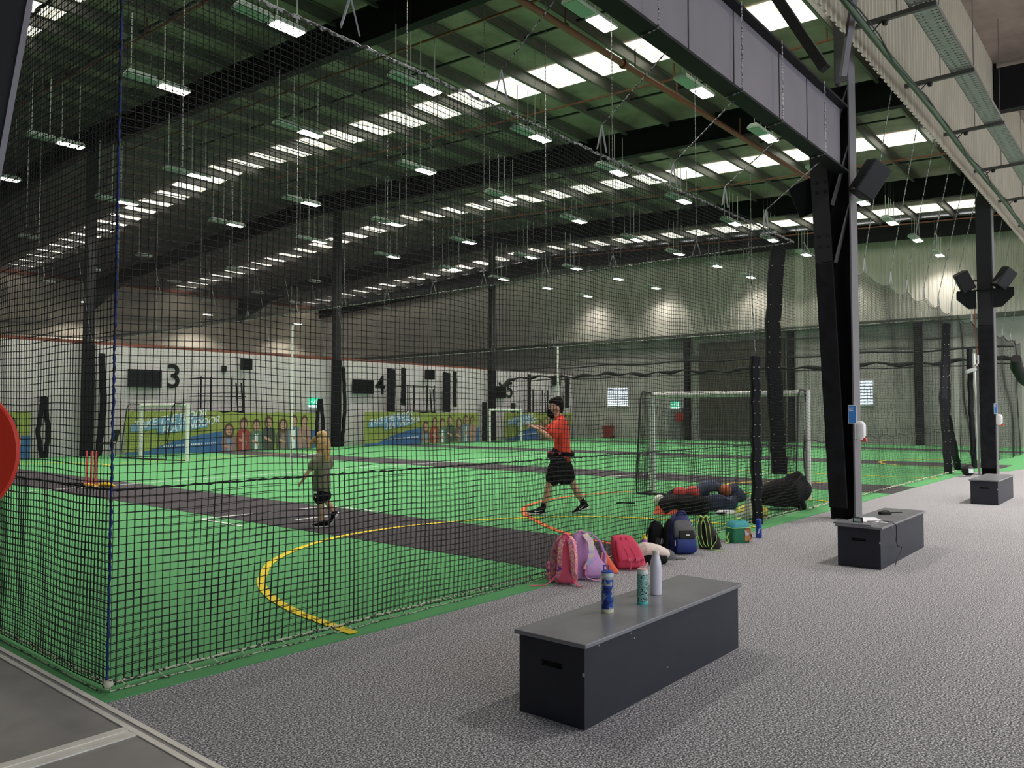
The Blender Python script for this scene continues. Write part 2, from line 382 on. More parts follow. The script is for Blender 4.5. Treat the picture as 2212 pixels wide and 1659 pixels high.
def upright(x0, x1, y0, y1, cell, top, z0=.03, amp=.03, inpl=.006):
    L = math.hypot(x1-x0, y1-y0); nu = int(L/cell)+1; nv = int((top(0) if callable(top) else top)/cell)+1
    u = np.linspace(0, L, nu)[:, None]*np.ones((1, nv)); f = np.linspace(0, 1, nv)[None]*np.ones((nu, 1))
    T = np.vectorize(top)(u[:, :1]) if callable(top) else top
    z = z0+(T-z0)*f
    ux, uy = (x1-x0)/L, (y1-y0)/L
    fade = np.clip(np.minimum(u, L-u)/.4, 0, 1)
    uu = u+inpl*(np.sin(z*3+u*5)+np.sin(u*17))*fade
    d = wob(u, z, amp)*fade
    z = z+inpl*np.sin(u*6.1+z*2)*np.clip(f*8, 0, 1)*np.clip((1-f)*8, 0, 1)
    return np.stack([x0+ux*uu-uy*d, y0+uy*uu+ux*d, z], -1), (ux, uy, 0), (0, 0, 1), (-uy, ux, 0)
def level(x0, x1, y0, y1, z, cell, sag=.12):
    nx = int((x1-x0)/cell)+1; ny = int((y1-y0)/cell)+1
    x = np.linspace(x0, x1, nx)[:, None]*np.ones((1, ny)); y = np.linspace(y0, y1, ny)[None]*np.ones((nx, 1))
    e = np.clip(np.minimum(np.minimum(x-x0, x1-x), np.minimum(y-y0, y1-y))/1.2, 0, 1)
    zz = z-sag*e*(1+.6*np.sin(x*1.1)*np.sin(y*.9))
    return np.stack([x, y, zz], -1), (1, 0, 0), (0, 1, 0), (0, 0, 1)
def bead_rope(mb, p, q, r, step=.05, sag=0, wob_=0, n=5):
    p = Vector(p); q = Vector(q); m = max(2, int((q-p).length/step)); pts = []; rr = []
    for i in range(m+1):
        t = i/m; a = p.lerp(q, t); a.z -= sag*4*t*(1-t)
        if wob_: a += Vector((random.uniform(-1, 1), random.uniform(-1, 1), random.uniform(-1, 1)))*wob_
        pts.append(a); rr.append(r*(1.35 if i % 2 else .6))
    return mb.tube(pts, rr, n)

# ================================================================== THE HALL
BAY = [.9, 11.8, 22.7, 33.6]          # column lines along the hall
XB, YW, YF, YR = 41.95, 30.0, 56.6, 3.25   # back wall, block wall, far wall, hanging wall
def raft(y): return 10.0+.05*(y-10) if y < 31 else 11.05-.05*(y-31)   # underside of the rafters
def sheet(y): return raft(y)+1.08
struct('floor', MB().box(-9, 42.3, -14, 57, -.12, 0), 'carpet')
t = MB(); t.prism([(1.81, 4.285, 0), (10.1, 4.13, 0), (20.3, 4.02, 0), (23.6, 3.98, 0), (23.6, 3.9, 0), (24.4, 3.3, 0), (30, 2.6, 0), (XB, 2.4, 0), (XB, YW, 0), (1.81, YW, 0)], (0, 0, .008))
struct('floor', t, 'turf')
struct('floor', MB().box(-9, 1.73, 3.86, 57, .0, .008), 'court')
struct('floor', MB().box(-9, 1.73, -3, 3.72, .0, .008), 'court')
m = MB(); m.box(1.73, 1.758, -3, 30, 0, .014); m.box(1.782, 1.81, -3, 30, 0, .014); m.cur = 1; m.box(1.758, 1.782, -3, 30, 0, .009)
struct('trim_1', m, ['alu', 'court'])
m = MB(); m.box(-9, 1.729, 3.72, 3.775, .008, .014); m.box(-9, 1.729, 3.805, 3.86, .008, .014); m.box(-9, 1.729, 3.775, 3.805, .0, .011)
for k in range(6): m.lathe([(.006, 0), (.006, .002)], 8, (1.5-k*.45, 3.748, .014)); m.lathe([(.006, 0), (.006, .002)], 8, (1.42-k*.45, 3.832, .014))
struct('trim_2', m, 'alu')
# walls
struct('wall_left', MB().box(1.0, XB, YW, YW+.2, 0, 4.05), 'white_wall')
struct('wall_far', MB().box(-9, XB, YF, YF+.2, 0, 11.2), 'wall_beige')
struct('wall_light_block', MB().box(-9.2, -9, -14, YF, 0, 11.2), 'dark_steel')  # unseen dark wall, added to keep light off the near faces
struct('wall_back', MB().box(XB, XB+.25, -14, YF, 0, 6.25), 'grey_wall')
def ribbed(axis, fixed, a0, a1, z0, zt, pitch, depth, sgn):
    """profiled sheeting; axis 'x' runs along x at y=fixed, 'y' along y at x=fixed"""
    pts = []; a = a0
    while a < a1:
        pts += [(a, 0), (a+pitch*.5, 0), (a+pitch*.62, depth), (a+pitch*.88, depth)]; a += pitch
    pts.append((a1, 0)); vs = []; fs = []
    for q, d in pts:
        c = fixed+sgn*d
        for z in (z0, zt(q)): vs.append((q, c, z) if axis == 'x' else (c, q, z))
    for i in range(len(pts)-1): fs.append((2*i, 2*i+2, 2*i+3, 2*i+1))
    return MB()._add(vs, fs)
struct('wall_back', ribbed('y', XB-.3, -14, YF, 6.15, lambda y: sheet(max(y, 3.3))-.05, .19, .03, -1), 'cream_back')
struct('trim_3', MB().box(XB-.34, XB, -14, YF, 5.95, 6.15), 'soffit')
struct('wall_right', ribbed('x', YR, .2, XB-.35, 6.6, lambda x: 10.35, .19, .03, -1), 'cream')
struct('trim_4', MB().bar((1, YW+.1, 4.11), (XB-8, YW+.1, 4.11), .12, .12), 'rust')
struct('trim_5', MB().bar((-9, YF-.05, sheet(YF)-.22), (XB, YF-.05, sheet(YF)-.22), .22, .2), 'rust')
# roof sheets: court roof with its ridge over the block wall, and the lower roof over the walkway
t = MB()
for y0, y1 in ((YR+.05, 31), (31, YF+.3)):
    a, b = sheet(y0), sheet(y1-1e-3 if y1 == 31 else y1)
    n = 1
    t.hexa([(-9, y0, a), (XB+.2, y0, a), (XB+.2, y1, b), (-9, y1, b)], [(-9, y0, a+.06), (XB+.2, y0, a+.06), (XB+.2, y1, b+.06), (-9, y1, b+.06)])
struct('ceiling', t, 'roof')
struct('ceiling', MB().hexa([(-9, -14, 9.4), (XB+.2, -14, 9.4), (XB+.2, YR-.04, 10.3), (-9, YR-.04, 10.3)], [(-9, -14, 9.46), (XB+.2, -14, 9.46), (XB+.2, YR-.04, 10.36), (-9, YR-.04, 10.36)]), 'roof')
# translucent roof sheets, one long sheet per strip
k = 1
for xs in (7.0, 17.95, 28.85, 39.8):
    for y0, y1 in ((YR+.1, 30.9), (31.1, YF)):
        a, b = sheet(y0)-.015, sheet(y1)-.015
        struct('window_%d' % k, MB().hexa([(xs-.72, y0, a-.01), (xs+.72, y0, a-.01), (xs+.72, y1, b-.01), (xs-.72, y1, b-.01)], [(xs-.72, y0, a), (xs+.72, y0, a), (xs+.72, y1, b), (xs-.72, y1, b)]), 'skylight'); k += 1
# purlins
n = 6; y = 4.3
while y < YF:
    if abs(y-31) > .4:
        z = raft(y)+.85
        p = MB(); z -= .09; p.box(-9, XB, y-.004, y+.004, z, z+.29); p.box(-9, XB, y-.004, y+.08, z, z+.006); p.box(-9, XB, y-.08, y+.004, z+.28, z+.29); p.box(-9, XB, y+.074, y+.08, z, z+.02)
        struct('trim_%d' % n, p, 'galv'); n += 1
    y += 1.6
for y in (-.5, -2.6, -4.7):
    struct('trim_%d' % n, MB().box(-9, XB, y-.035, y+.035, 9.85+.05*y, 10.07+.05*y), 'galv'); n += 1
# bridging between the purlins
for x in (4.3, 9.2, 15.2, 20.3, 26.2, 31.2, 36.5):
    struct('trim_%d' % n, MB().bar((x, YR+.2, raft(YR)+.9), (x, 30.8, raft(30.8)+.9), .05, .05), 'dark_steel'); n += 1
# ------------------------------------------------------------------ steel frame
for i, x in enumerate(BAY+[41.3]):
    r = MB()
    for a, b in ((YR-.1, 31), (31, YF-.3)):
        za, zb = raft(a), raft(b-1e-3 if b == 31 else b)
        for (w_, lo, hi) in ((.125, 0, .02), (.006, .02, .83), (.125, .83, .85)):
            r.hexa([(x-w_, a, za+lo), (x+w_, a, za+lo), (x+w_, b, zb+lo), (x-w_, b, zb+lo)], [(x-w_, a, za+hi), (x+w_, a, za+hi), (x+w_, b, zb+hi), (x-w_, b, zb+hi)])
    zz = raft(YF-.4)
    if i < 4: r.prism([(x-.12, YF-.35, zz-1.1), (x-.12, YF-.35, zz+.1), (x-.12, YF-5, raft(YF-5)+.02)], (.24, 0, 0))
    tag(r.build('roof_rafter', 'black_steel'), ['black roof rafter nearest the camera, above the leftmost edge', 'black roof rafter running up from the tall column behind the charcoal bench', 'black roof rafter on the column line with two loudspeaker boxes on brackets', 'black roof rafter on the column by the number five scoreboard', 'black roof rafter against the far end wall'][i], 'rafter', 'black rafters of the court roof')
for i, x in enumerate(BAY[2:3]):
    tag(MB().hexa([(x-.15, -12, 8.5), (x+.15, -12, 8.5), (x+.15, YR-.06, 9.05), (x-.15, YR-.06, 9.05)], [(x-.15, -12, 9.45), (x+.15, -12, 9.45), (x+.15, YR-.06, 10.12), (x-.15, YR-.06, 10.12)]).build('roof_rafter', 'black_steel'), 'black rafter over the walkway, butting into the ribbed cream wall', 'rafter')
# block-wall columns up to the ridge
for i, x in enumerate(BAY[1:]):
    c = thing('steel_column', 'slim dark column rising from the block wall beside scoreboard number %s' % ['three, behind the wicket', 'four', 'five'][i], 'column', (x, 29.62, 0), 0, 'tall columns along the block wall')
    b = MB(); b.box(-.15, .15, -.012, .012, 4, raft(31)); b.box(-.15, -.13, -.13, .13, 4, raft(31)); b.box(.13, .15, -.13, .13, 4, raft(31)); b.box(-.15, .15, -.14, -.12, 4, raft(31)-.1)
    b.build('shaft', 'dark_steel', c)
    MB().box(-.18, .18, -.18, .15, 0.009, 4).build('column_padding', 'black_canvas', c, bevel=.02)
# carpet-edge columns: tapered, plated, laced
def big_column(x, label, straight=False, top=9.7):
    c = thing('steel_column', label, 'column', (x, 0, 0))
    yi = (lambda z: 3.64) if straight else (lambda z: 3.78+.042*z)
    yo = 3.30 if straight else 3.44
    a = MB(); a.box(-.15, .15, yo, yo+.02, .0, top); a.build('outer_flange', 'grey_edge', c)
    b = MB(); b.hexa([(-.15, yi(0)-.02, 0), (.15, yi(0)-.02, 0), (.15, yi(0), 0), (-.15, yi(0), 0)], [(-.15, yi(top)-.02, top), (.15, yi(top)-.02, top), (.15, yi(top), top), (-.15, yi(top), top)])
    b.hexa([(-.008, yo+.02, 0), (.008, yo+.02, 0), (.008, yi(0)-.02, 0), (-.008, yi(0)-.02, 0)], [(-.008, yo+.02, top), (.008, yo+.02, top), (.008, yi(top)-.02, top), (-.008, yi(top)-.02, top)])
    b.build('web', 'black_steel', c)
    w0 = .33 if straight else .25
    if not straight:
        m = MB(); m.box(-.16, -.145, 3.44, 3.62, top, 9.65); m.box(-.15, .15, 3.62, 3.64, top, 9.65); m.box(-.15, .15, 3.44, 3.46, top, 9.65); m.build('upper_shaft', 'purple_steel', c)
    z1 = 3.7
    def plate(z0, z1, d, ww): return MB().hexa([(-.16-d, yi(z0)-ww, z0), (-.155, yi(z0)-ww, z0), (-.155, yi(z0)+.004, z0), (-.16-d, yi(z0)+.004, z0)], [(-.16-d, yi(z1)-ww, z1), (-.155, yi(z1)-ww, z1), (-.155, yi(z1)+.004, z1), (-.16-d, yi(z1)+.004, z1)])
    plate(.17, z1, .035, w0).build('padded_cover', 'black_canvas', c, bevel=.01)
    plate(z1+.01, top-.1, .012, w0-.01).build('face_plate', 'dark_steel', c)
    if not straight:
        for k in range(3):
            z = 3.7+k*.85; p = MB(); p.bar((-.07, yo+.03, z+.82), (-.07, yi(z)-.25, z), .02, .1, up=(1, 0, 0)); p.build('lacing_plate', 'purple_steel', c)
        bo = MB()
        for k, z in enumerate((3.95, 4.1, 4.75, 4.9)):
            for y in (-.19, -.07): bo.lathe([(.018, 0), (.018, .01)], 8, (0, 0, 0)) if 0 else bo.box(-.19, -.17, yi(z)+y-.016, yi(z)+y+.016, z-.016, z+.016)
        bo.build('bolts', 'slot', c)
    return c
big_column(11.8, 'tall tapered black steel column with blue poster, carrying the grey girder', top=6.3)
o = thing('steel_post', 'black leaning steel post with a grey edge, cut off at the upper left corner', 'post', (0, 3.5, 0))
MB().hexa([(.2, -.1, 0), (.69, -.1, 0), (.69, .1, 0), (.2, .1, 0)], [(.83, -.1, 4.83), (1.32, -.1, 4.83), (1.32, .1, 4.83), (.83, .1, 4.83)]).build('post_body', 'black_steel', o)
MB().hexa([(.69, -.11, 0), (.71, -.11, 0), (.71, .11, 0), (.69, .11, 0)], [(1.32, -.11, 4.83), (1.34, -.11, 4.83), (1.34, .11, 4.83), (1.32, .11, 4.83)]).build('edge_plate', 'purple_steel', o)
c2 = big_column(22.62, 'straight black column by the smallest bench, with loudspeakers on winged brackets', True, top=9.6)
MB().box(-.2, -.15, 3.66, 3.70, 0.01, 2.7).build('conduit', 'purple_steel', c2)
# deep girder along the carpet edge
g = thing('steel_girder', 'deep grey plate girder with black flanges above the carpet edge', 'girder', (0, 0, 0))
MB().box(1.2, 11.6, 3.555, 3.57, 4.99, 5.90).build('web', 'purple_steel', g)
MB().box(1.2, 11.62, 3.45, 3.65, 4.96, 4.99).build('bottom_flange', 'black_steel', g)
MB().box(1.2, 11.62, 3.45, 3.66, 5.90, 5.93).build('top_flange', 'black_steel', g)
for x in (4.2, 6.95, 8.0, 9.3, 10.25):
    MB().box(x-.006, x+.006, 3.548, 3.555, 4.99, 5.90).build('web_seam', 'dark_steel', g)
# rakers on top of the girder
for p, q, lab in (((11.6, 5.45, 9.7), (11.5, 3.72, 6.5), 'dark steel knee brace from the rafter down to the tapered column'), ((10.4, 2.7, 8.6), (11.03, 3.33, 6.12), 'light grey angle brace in front of the ribbed wall')):
    tag(MB().bar(p, q, .14 if 'dark' in lab else .075, .14 if 'dark' in lab else .075).build('raking_brace', 'dark_steel' if 'dark' in lab else 'purple_steel'), lab, 'brace')

# ------------------------------------------------------------------ sprinkler pipes
def pipe(p, q, r, label, drops=()):
    o = thing('sprinkler_pipe', label, 'pipe', p, 0, 'red sprinkler pipes under the roof')
    d = Vector(q)-Vector(p); MB().tube([(0, 0, 0), d*.5, d], r, 8).build('pipe_run', 'rust', o, smooth=True)
    for t_ in drops:
        a = d*t_; MB().tube([a, a+Vector((0, 0, .55))], .02, 6).build('hanger', 'rust', o)
    for t_ in (.25, .5): a = d*t_; MB().tube([a-d.normalized()*.05, a+d.normalized()*.05], r*1.5, 8).build('coupling', 'rust', o)
pipe((3, 9.93, 9.82), (28.6, 9.6, 9.8), .075, 'thick rusty red main pipe crossing beneath the roof rafters', (.3, .41, .52, .6, .75))
for x, lab in ((9.1, 'nearest thin red cross pipe under the roof, above the grey court'), (13.5, 'thin red cross pipe just past the first rafter'), (19.1, 'thin red cross pipe beyond the first skylight strip'), (24.6, 'thin red cross pipe past the second rafter'), (30.0, 'thin red cross pipe beyond the second skylight strip'), (35.5, 'thin red cross pipe past the third rafter'), (40.9, 'thin red cross pipe close to the end wall')):
    d = -.32
    pipe((x, 3.4, sheet(3.4)+d-.1), (x, 30.6, sheet(30.6)+d-.1), .03, lab, (.1, .25, .42, .6, .78))

# ------------------------------------------------------------------ hanging lamps
def lamp(lit):
    o = thing('pendant_light', 'x', 'light')
    h = MB(); L, W = .33, .155
    R = [[(-L, -W, -.0), (L, -W, -.0), (L, W, -.0), (-L, W, -.0)], [(-L, -W, .05), (L, -W, .05), (L, W, .05), (-L, W, .05)], [(-L+.04, -W*.55, .13), (L-.04, -W*.55, .13), (L-.04, W*.55, .13), (-L+.04, W*.55, .13)]]
    h.rings(R); h.build('housing', 'lamp_body', o)
    MB().box(-L+.02, L-.02, -W+.02, W-.02, -.012, .001).build('lens', 'lamp_on' if lit else 'lamp_off', o)
    return o
def rods(o, y, x):
    top = 9.98+.055*(y-12.4) if y < 31 else 10.6-.05*(y-31); z = o.location.z
    for s in (-.22, .22):
        MB().tube([(s, 0, .12), (s, 0, top-z)], .011, 6).build('rod', 'rod', o)
        MB().tube([(s, 0, top-z), (s, 0, sheet(y)-z)], .004, 4).build('hanging_wire', 'wire', o)
LX = [4.6, 8.55, 12.25, 16.4, 20.3, 24.5, 28.7, 32.45, 36.4, 40.5]; LY = [8.05, 12.75, 17.15, 22.9, 27.75]  # nearest lamps are out of view, added to even out the light
rown = ['row closest to the girder', 'second row in from the girder', 'middle row over the court', 'fourth row in from the girder', 'row closest to the block wall']
protoL, protoU = lamp(True), lamp(False); used = set()
def put(x, y, lit, lab, power=LAMP_W):
    p = protoL if lit else protoU
    if lit not in used: used.add(lit); o = p; o['label'] = lab; o.location = (x, y, 8.85); o['group'] = 'lit lamps over the courts' if lit else 'unlit lamps over the courts'
    else:
        o = p.copy(); COL.objects.link(o); o.location = (x, y, 8.85); o['label'] = lab; o['group'] = 'lit lamps over the courts' if lit else 'unlit lamps over the courts'
        for ch in [c for c in p.children if c.name.split('.')[0] in ('housing', 'lens')]:
            c = ch.copy(); COL.objects.link(c); c.parent = o
    rods(o, y, x)
    if lit:
        ld = bpy.data.lights.new('tube_light', 'AREA'); ld.shape = 'RECTANGLE'; ld.size = .6; ld.size_y = .26; ld.energy = power; ld.color = (1, .93, .86); ld.spread = math.radians(125)
        lo = bpy.data.objects.new('tube_light', ld); COL.objects.link(lo); lo.parent = o; lo.location = (0, 0, -.03)
for j, y in enumerate(LY):
    for i, x in enumerate(LX):
        put(x, y, True, 'lit white hanging lamp, %s along, %s' % (ORD[i], rown[j]))
        put(x-.74, y, False, 'unlit hanging lamp by the lit %s one, %s' % (ORD[i], rown[j]))
for i, (x, y) in enumerate([(12., 36.3), (16.9, 36.5), (21.4, 36.4), (26.3, 36.3), (17, 42.2), (21.3, 42.3), (26.5, 42.3), (30.5, 44.3), (16.9, 48), (26.3, 48), (36.4, 41.9)]):
    put(x, y, False, 'unlit hanging lamp beyond the block wall, %s from the left' % ORD[[0, 1, 3, 6, 2, 4, 7, 9, 5, 8, 10][i]])
for i, x in enumerate((21.5, 30, 37.8)):
    put(x, 54.4, True, 'lit hanging lamp close to the far beige wall, %s from the left' % ORD[i], 170)
# unseen extra lamps, added to brighten the walkway carpet
for i, (x, y) in enumerate([(x, y) for x in (9, 16.5, 24, 31.5, 38) for y in (-.6, -6.5)]):
    put(x, y, True, 'added unseen walkway lamp, %s from the front in %s' % (ORD[i//2], ['the row by the ribbed wall', 'the outer row'][i % 2]), 130 if x < 10 else 360)

# ================================================================== NETS
NX0, NX1, NY = 1.9, 12.1, 4.44
UPROPE = 4.13
net1 = thing('court_net', 'black netting of the nearest court with a blue corner rope and pale lashed hem', 'net', (0, 0, 0))
gtop = lambda u: 4.16+.035*abs(math.sin(u*2.0))
G_ = upright(NX0, NX1, NY, NY-.02, .044, gtop, amp=.028); net('net_panel', *G_, .0027, 'net', net1, knots=.0066)
G_ = upright(NX0, NX0, NY, 9.0, .044, 4.15, amp=.010); net('net_panel', *G_, .0027, 'net', net1, knots=.0066)
G_ = upright(NX0+.012, NX1, NY+.02, NY+.0, .044, 1.08, amp=.028, inpl=.008); net('skirt', *G_, .0022, 'net', net1)
G_ = upright(NX0+.02, NX0+.02, NY+.012, 9.0, .044, 1.08, amp=.012, inpl=.008); net('skirt', *G_, .0022, 'net', net1)
G_ = level(NX0, NX1, NY, 29.0, 4.15, .062); net('overhead_net', *G_, .0013, 'net', net1)
G_ = upright(NX0, NX1, 29.35, 29.35, .09, 4.1, amp=.02); net('net_panel', *G_, .0022, 'net_far', net1)
def rope(mb, p, q, r, **k): return bead_rope(mb, p, q, r, **k)
m = MB(); rope(m, (NX0, NY, .04), (NX0+.01, NY, 4.15), .0072, step=.03, wob_=.003); m.build('corner_rope', 'rope_blue', net1, smooth=True)
m = MB()
rope(m, (NX0, NY, .05), (NX1, NY-.02, .05), .0065, step=.035, wob_=.005); rope(m, (NX0, NY, .05), (NX0, 9, .05), .0065, step=.035, wob_=.006)
m.tube([(NX0+(NX1-NX0)*k/60, NY-.035-.012*math.sin(k*2.1), .014) for k in range(61)], .0038, 5); m.tube([(NX0-.035, NY+.1*k, .014) for k in range(46)], .0038, 5)
for k in range(60):
    x = NX0+.08+k*.17+random.uniform(-.03, .03); m.tube([(x, NY, .06), (x+.02, NY-.03, .025), (x+.045, NY-.055, .012)], .004, 4)
m.ball((NX0, NY-.01, .045), .03, 8)
m.build('hem_rope', 'rope_pale', net1, smooth=True)
m = MB(); rope(m, (NX0, NY+.02, 1.085), (NX1, NY, 1.075), .006, step=.045, wob_=.004); rope(m, (NX0+.02, NY, 1.085), (NX0+.02, 9, 1.085), .006, step=.045, wob_=.004)
m.build('seam_rope', 'net', net1)
m = MB()
for (a, b) in (((NX0, NY, 4.17), (NX1, NY-.02, 4.17)), ((NX0, NY, 4.17), (NX0, 29, 4.17)), ((NX1, NY, 4.17), (NX1, 29, 4.12))): rope(m, a, b, .013, step=.05, wob_=.008, n=4)
m.build('edge_chain', 'chain', net1)
# second and third courts
net2 = thing('court_net', 'second court netting beyond the tall tapered column, top edge hanging in scallops', 'net', (0, 0, 0))
st2 = [13.2, 14.3, 15.55, 17.35, 18.65, 20.2, 21.7, 23.2]
def scal(x, pts, hi, dip):
    for a, b in zip(pts, pts[1:]):
        if a <= x <= b: return hi-dip*math.sin(math.pi*(x-a)/(b-a))
    return hi
G_ = upright(12.35, 23.2, 4.38, 4.34, .05, lambda u: scal(12.35+u, [12.35]+st2, 4.2, .14), amp=.03); net('net_panel', *G_, .0024, 'net', net2)
G_ = upright(12.6, 23.2, 29.35, 29.35, .12, 4.0, amp=.02); net('net_panel', *G_, .003, 'net_far', net2)
G_ = upright(23.2, 23.2, 4.4, 29.0, .09, 4.0, amp=.05); net('net_panel', *G_, .0026, 'net_far', net2)
m = MB(); xs = np.linspace(12.35, 23.2, 200); m.tube([(x, 4.36, scal(x, [12.35]+st2, 4.2, .14)) for x in xs], .007, 5)
rope(m, (23.2, 4.36, 4.02), (23.2, 29, 3.95), .013, step=.07, wob_=.006, n=4); m.build('edge_rope', 'chain', net2)
m = MB(); rope(m, (12.35, 4.36, .04), (23.2, 4.32, .04), .012, step=.05, wob_=.012); m.build('hem_rope', 'rope_pale', net2)
m = MB(); m.tube([(12.35+.15*k, 4.38, 1.07+.03*math.sin(k*.9)) for k in range(73)], .006, 4); m.build('seam_rope', 'net', net2)
G_ = level(12.4, 23.2, 4.4, 29.0, 4.1, .11); net('overhead_net', *G_, .001, 'net_far', net2)
X3 = 34.2
net3 = thing('court_net', 'farthest dark court netting past the straight column, with a slack rolled edge', 'net', (0, 0, 0))
s3 = [23.6+1.75*k for k in range(8)]
G_ = upright(23.6, X3, 4.3, 4.2, .07, lambda u: scal(23.6+u, s3, 4.12, .12), amp=.06); net('net_panel', *G_, .0034, 'net_far', net3)
G_ = upright(X3, X3, 4.4, 29.0, .11, 4.0, amp=.1); net('net_panel', *G_, .0038, 'net_far', net3)
G_ = upright(X3-.05, X3-.05, 4.4, 29.0, .08, 1.0, amp=.1); net('skirt', *G_, .0036, 'net_far', net3)
G_ = level(23.3, X3, 4.35, 29.0, 4.08, .12); net('overhead_net', *G_, .0018, 'net_far', net3)
m = MB()
for z, r in ((4.0, .035), (3.53, .065)):
    m.tube([(X3-.1, 4.4+.3*k, z+.04*math.sin(k*.45)+(.05*math.sin(k*1.3) if r > .05 else 0)) for k in range(82)], [r*(1+.5*math.sin(k*1.1)*(r > .05)) for k in range(82)], 8)
m.tube([(X3-.15, 4.4+.3*k, 3.37+.02*math.sin(k*.8)) for k in range(82)], .026, 6)
m.tube([(31.5, 4.0, 3.4), (32, 4.05, 3.1), (32.6, 3.95, 2.8), (33.4, 3.95, 2.65), (34.4, 4, 2.8), (35.5, 4.1, 3.3), (36.4, 4.1, 3.9)], [.16, .2, .22, .17, .12, .12, .12], 8)
m.tube([(33.4, 28.9, 3.3), (33.5, 28.8, 3.0), (34.0, 28.8, 3.25), (34.1, 28.7, 3.5)], [.06, .12, .16, .09], 8)
m.build('rolled_net', 'net', net3, smooth=True)
m = MB(); m.tube([(23.6+.2*k, 4.3-.0094*.2*k, scal(23.6+.2*k, s3, 4.12, .12)) for k in range(54)], .012, 5); m.build('edge_rope', 'net', net3)

# chains and webbing straps that carry the net edges
def hung(x, y, z, top, label, group, leg=.26, spread=(.085, 0), bead=True):
    o = thing('hanging_chain', label, 'chain', (x, y, z), 0, group)
    m = MB()
    for s in (-1, 1): m.ribbon([(0, 0, 0), (s*spread[0], s*spread[1], -leg)], .028, .012, (1, 1, 0))
    m.build('webbing_strap', 'strap', o)
    t = Vector(top)-Vector((x, y, z)); m = MB()
    if bead: bead_rope(m, (0, 0, 0), t, .0085, step=.035, n=4)
    else: m.tube([(0, 0, 0), t], .008, 4)
    m.build('chain_run', 'chain', o)
for i, (x, z) in enumerate([(3.5, 4.5), (5.16, 4.52), (6.75, 4.48), (8.27, 4.46), (9.68, 4.5), (11.04, 4.46)]):
    hung(x, NY, z, (x-.12, 3.62, 4.97), 'chain and grey strap pair, %s from the camera, between girder and near net edge' % ORD[i], 'chains holding the near net edge')
for i, x in enumerate(st2[2:]):
    hung(x, 4.36, 4.44, (x-1.6, 3.42, 7.0), 'pale chain slanting up from the second court net, %s from the camera' % ORD[i], 'slanting chains of the second court', .24)
for i in range(5):
    x = 23.6+1.75*(i+1); hung(x, 4.26, 4.36, (x-1.9, 3.42, 7.0), 'pale chain slanting up from the farthest court net, %s along' % ORD[i], 'slanting chains of the farthest court', .22, bead=False)
for i, y in enumerate([6.07, 7.73, 9.27, 10.89, 12.39, 13.92, 15.5, 17.5, 19.8, 22.4, 25.2]):
    hung(NX1, y, 4.42, (NX1, y, sheet(y)), 'upright chain with strap pair over the first dividing net edge, %s from the girder' % ORD[i], 'upright chains over the first dividing edge', .26, (0, .085), i < 6)
for i, y in enumerate([7.2, 9.8, 12.3, 14.9, 17.5, 20.4, 23.6]):
    hung(23.2, y, 4.3, (23.2, y, sheet(y)), 'upright chain over the second dividing net edge, %s from the carpet side' % ORD[i], 'upright chains over the second dividing edge', .3, (0, .1), False)
for i, x in enumerate([3.2, 5.4, 7.6, 9.0, 10.4, 11.6]):
    hung(x, 29.0, 4.4, (x-.3, 29.95, 8.4), 'slanting chain at the block wall edge of the first court, %s along' % ORD[i], 'slanting chains by the block wall', .3, (.08, 0), False)
    hung(x+11.2, 29.0, 4.35, (x+10.9, 29.95, 8.4), 'slanting chain at the block wall edge of the second court, %s along' % ORD[i], 'slanting chains by the block wall', .3, (.08, 0), False)
for i, (x, y) in enumerate([(x, y) for x in (4.6, 8.2) for y in (9, 14, 19, 24)]):
    o = MB().tube([(0, 0, 0), (0, 0, sheet(y)-4.05)], .006, 4).build('hanging_wire', 'chain')
    tag(o, 'thin wire holding up the overhead net, %s back in the %s line' % (ORD[i % 4], 'nearer' if i < 4 else 'farther'), 'wire', 'wires of the overhead net', (x, y, 4.03))
for i, x in enumerate([6.15, 7.95, 9.1, 10.6]):
    m = MB(); bead_rope(m, (0, 0, 0), (0, 0, -.98), .008, step=.03, n=4); bead_rope(m, (0, 0, -.98), (.02, .2, -.995), .008, step=.03, n=4)
    tag(m.build('hanging_chain', 'chain'), 'chain looped down the grey face of the girder, %s from the camera' % ORD[i], 'chain', 'chains around the girder', (x, 3.435, 5.94))
# white tension poles, black sleeves
tag(MB().tube([(0, 0, 0), (0, 0, 4.1)], .03, 10).build('tension_pole', 'goal_white', smooth=True), 'slim white pole standing on the turf behind the child', 'pole', None, (13.5, 19.69, .008))
tag(MB().tube([(0, 0, 0), (0, 0, 3.95)], .035, 10).build('tension_pole', 'goal_white', smooth=True), 'slim white pole standing behind the man in the orange red shirt', 'pole', None, (22.9, 17.0, .008))
def sleeve(pts, wd, label, side, eye=True, th=.1, chain=None):
    """laced black sleeve; pts from bottom to top"""
    o = thing('net_sleeve', label, 'net sleeve', pts[0]); b = Vector(pts[0]); q = [Vector(p)-b for p in pts]
    n = 14; P = []
    for i in range(n+1):
        f = i/n*(len(q)-1); k = min(int(f), len(q)-2); P.append(q[k].lerp(q[k+1], f-k)+Vector(side)*.012*math.sin(i*2.4))
    m = MB(); m.ribbon(P, wd, th, side); m.build('sleeve', 'black_canvas', o, bevel=.02)
    if eye:
        nn = Vector((0, 0, 1)).cross(Vector(side)).normalized(); nn = nn if nn.x < 0 else -nn
        for s in (-1, 1):
            m = MB()
            for i in range(1, n): m.ball(P[i]+Vector(side)*s*(wd/2-.03)+nn*(th/2+.004), .011, 6)
            m.build('eyelets', 'eyelet', o)
    if chain:
        m = MB(); bead_rope(m, P[-1], Vector(chain)-b, .008, step=.04, n=4); m.build('chain', 'chain', o)
    return o
SR = (.642, -.767, 0)
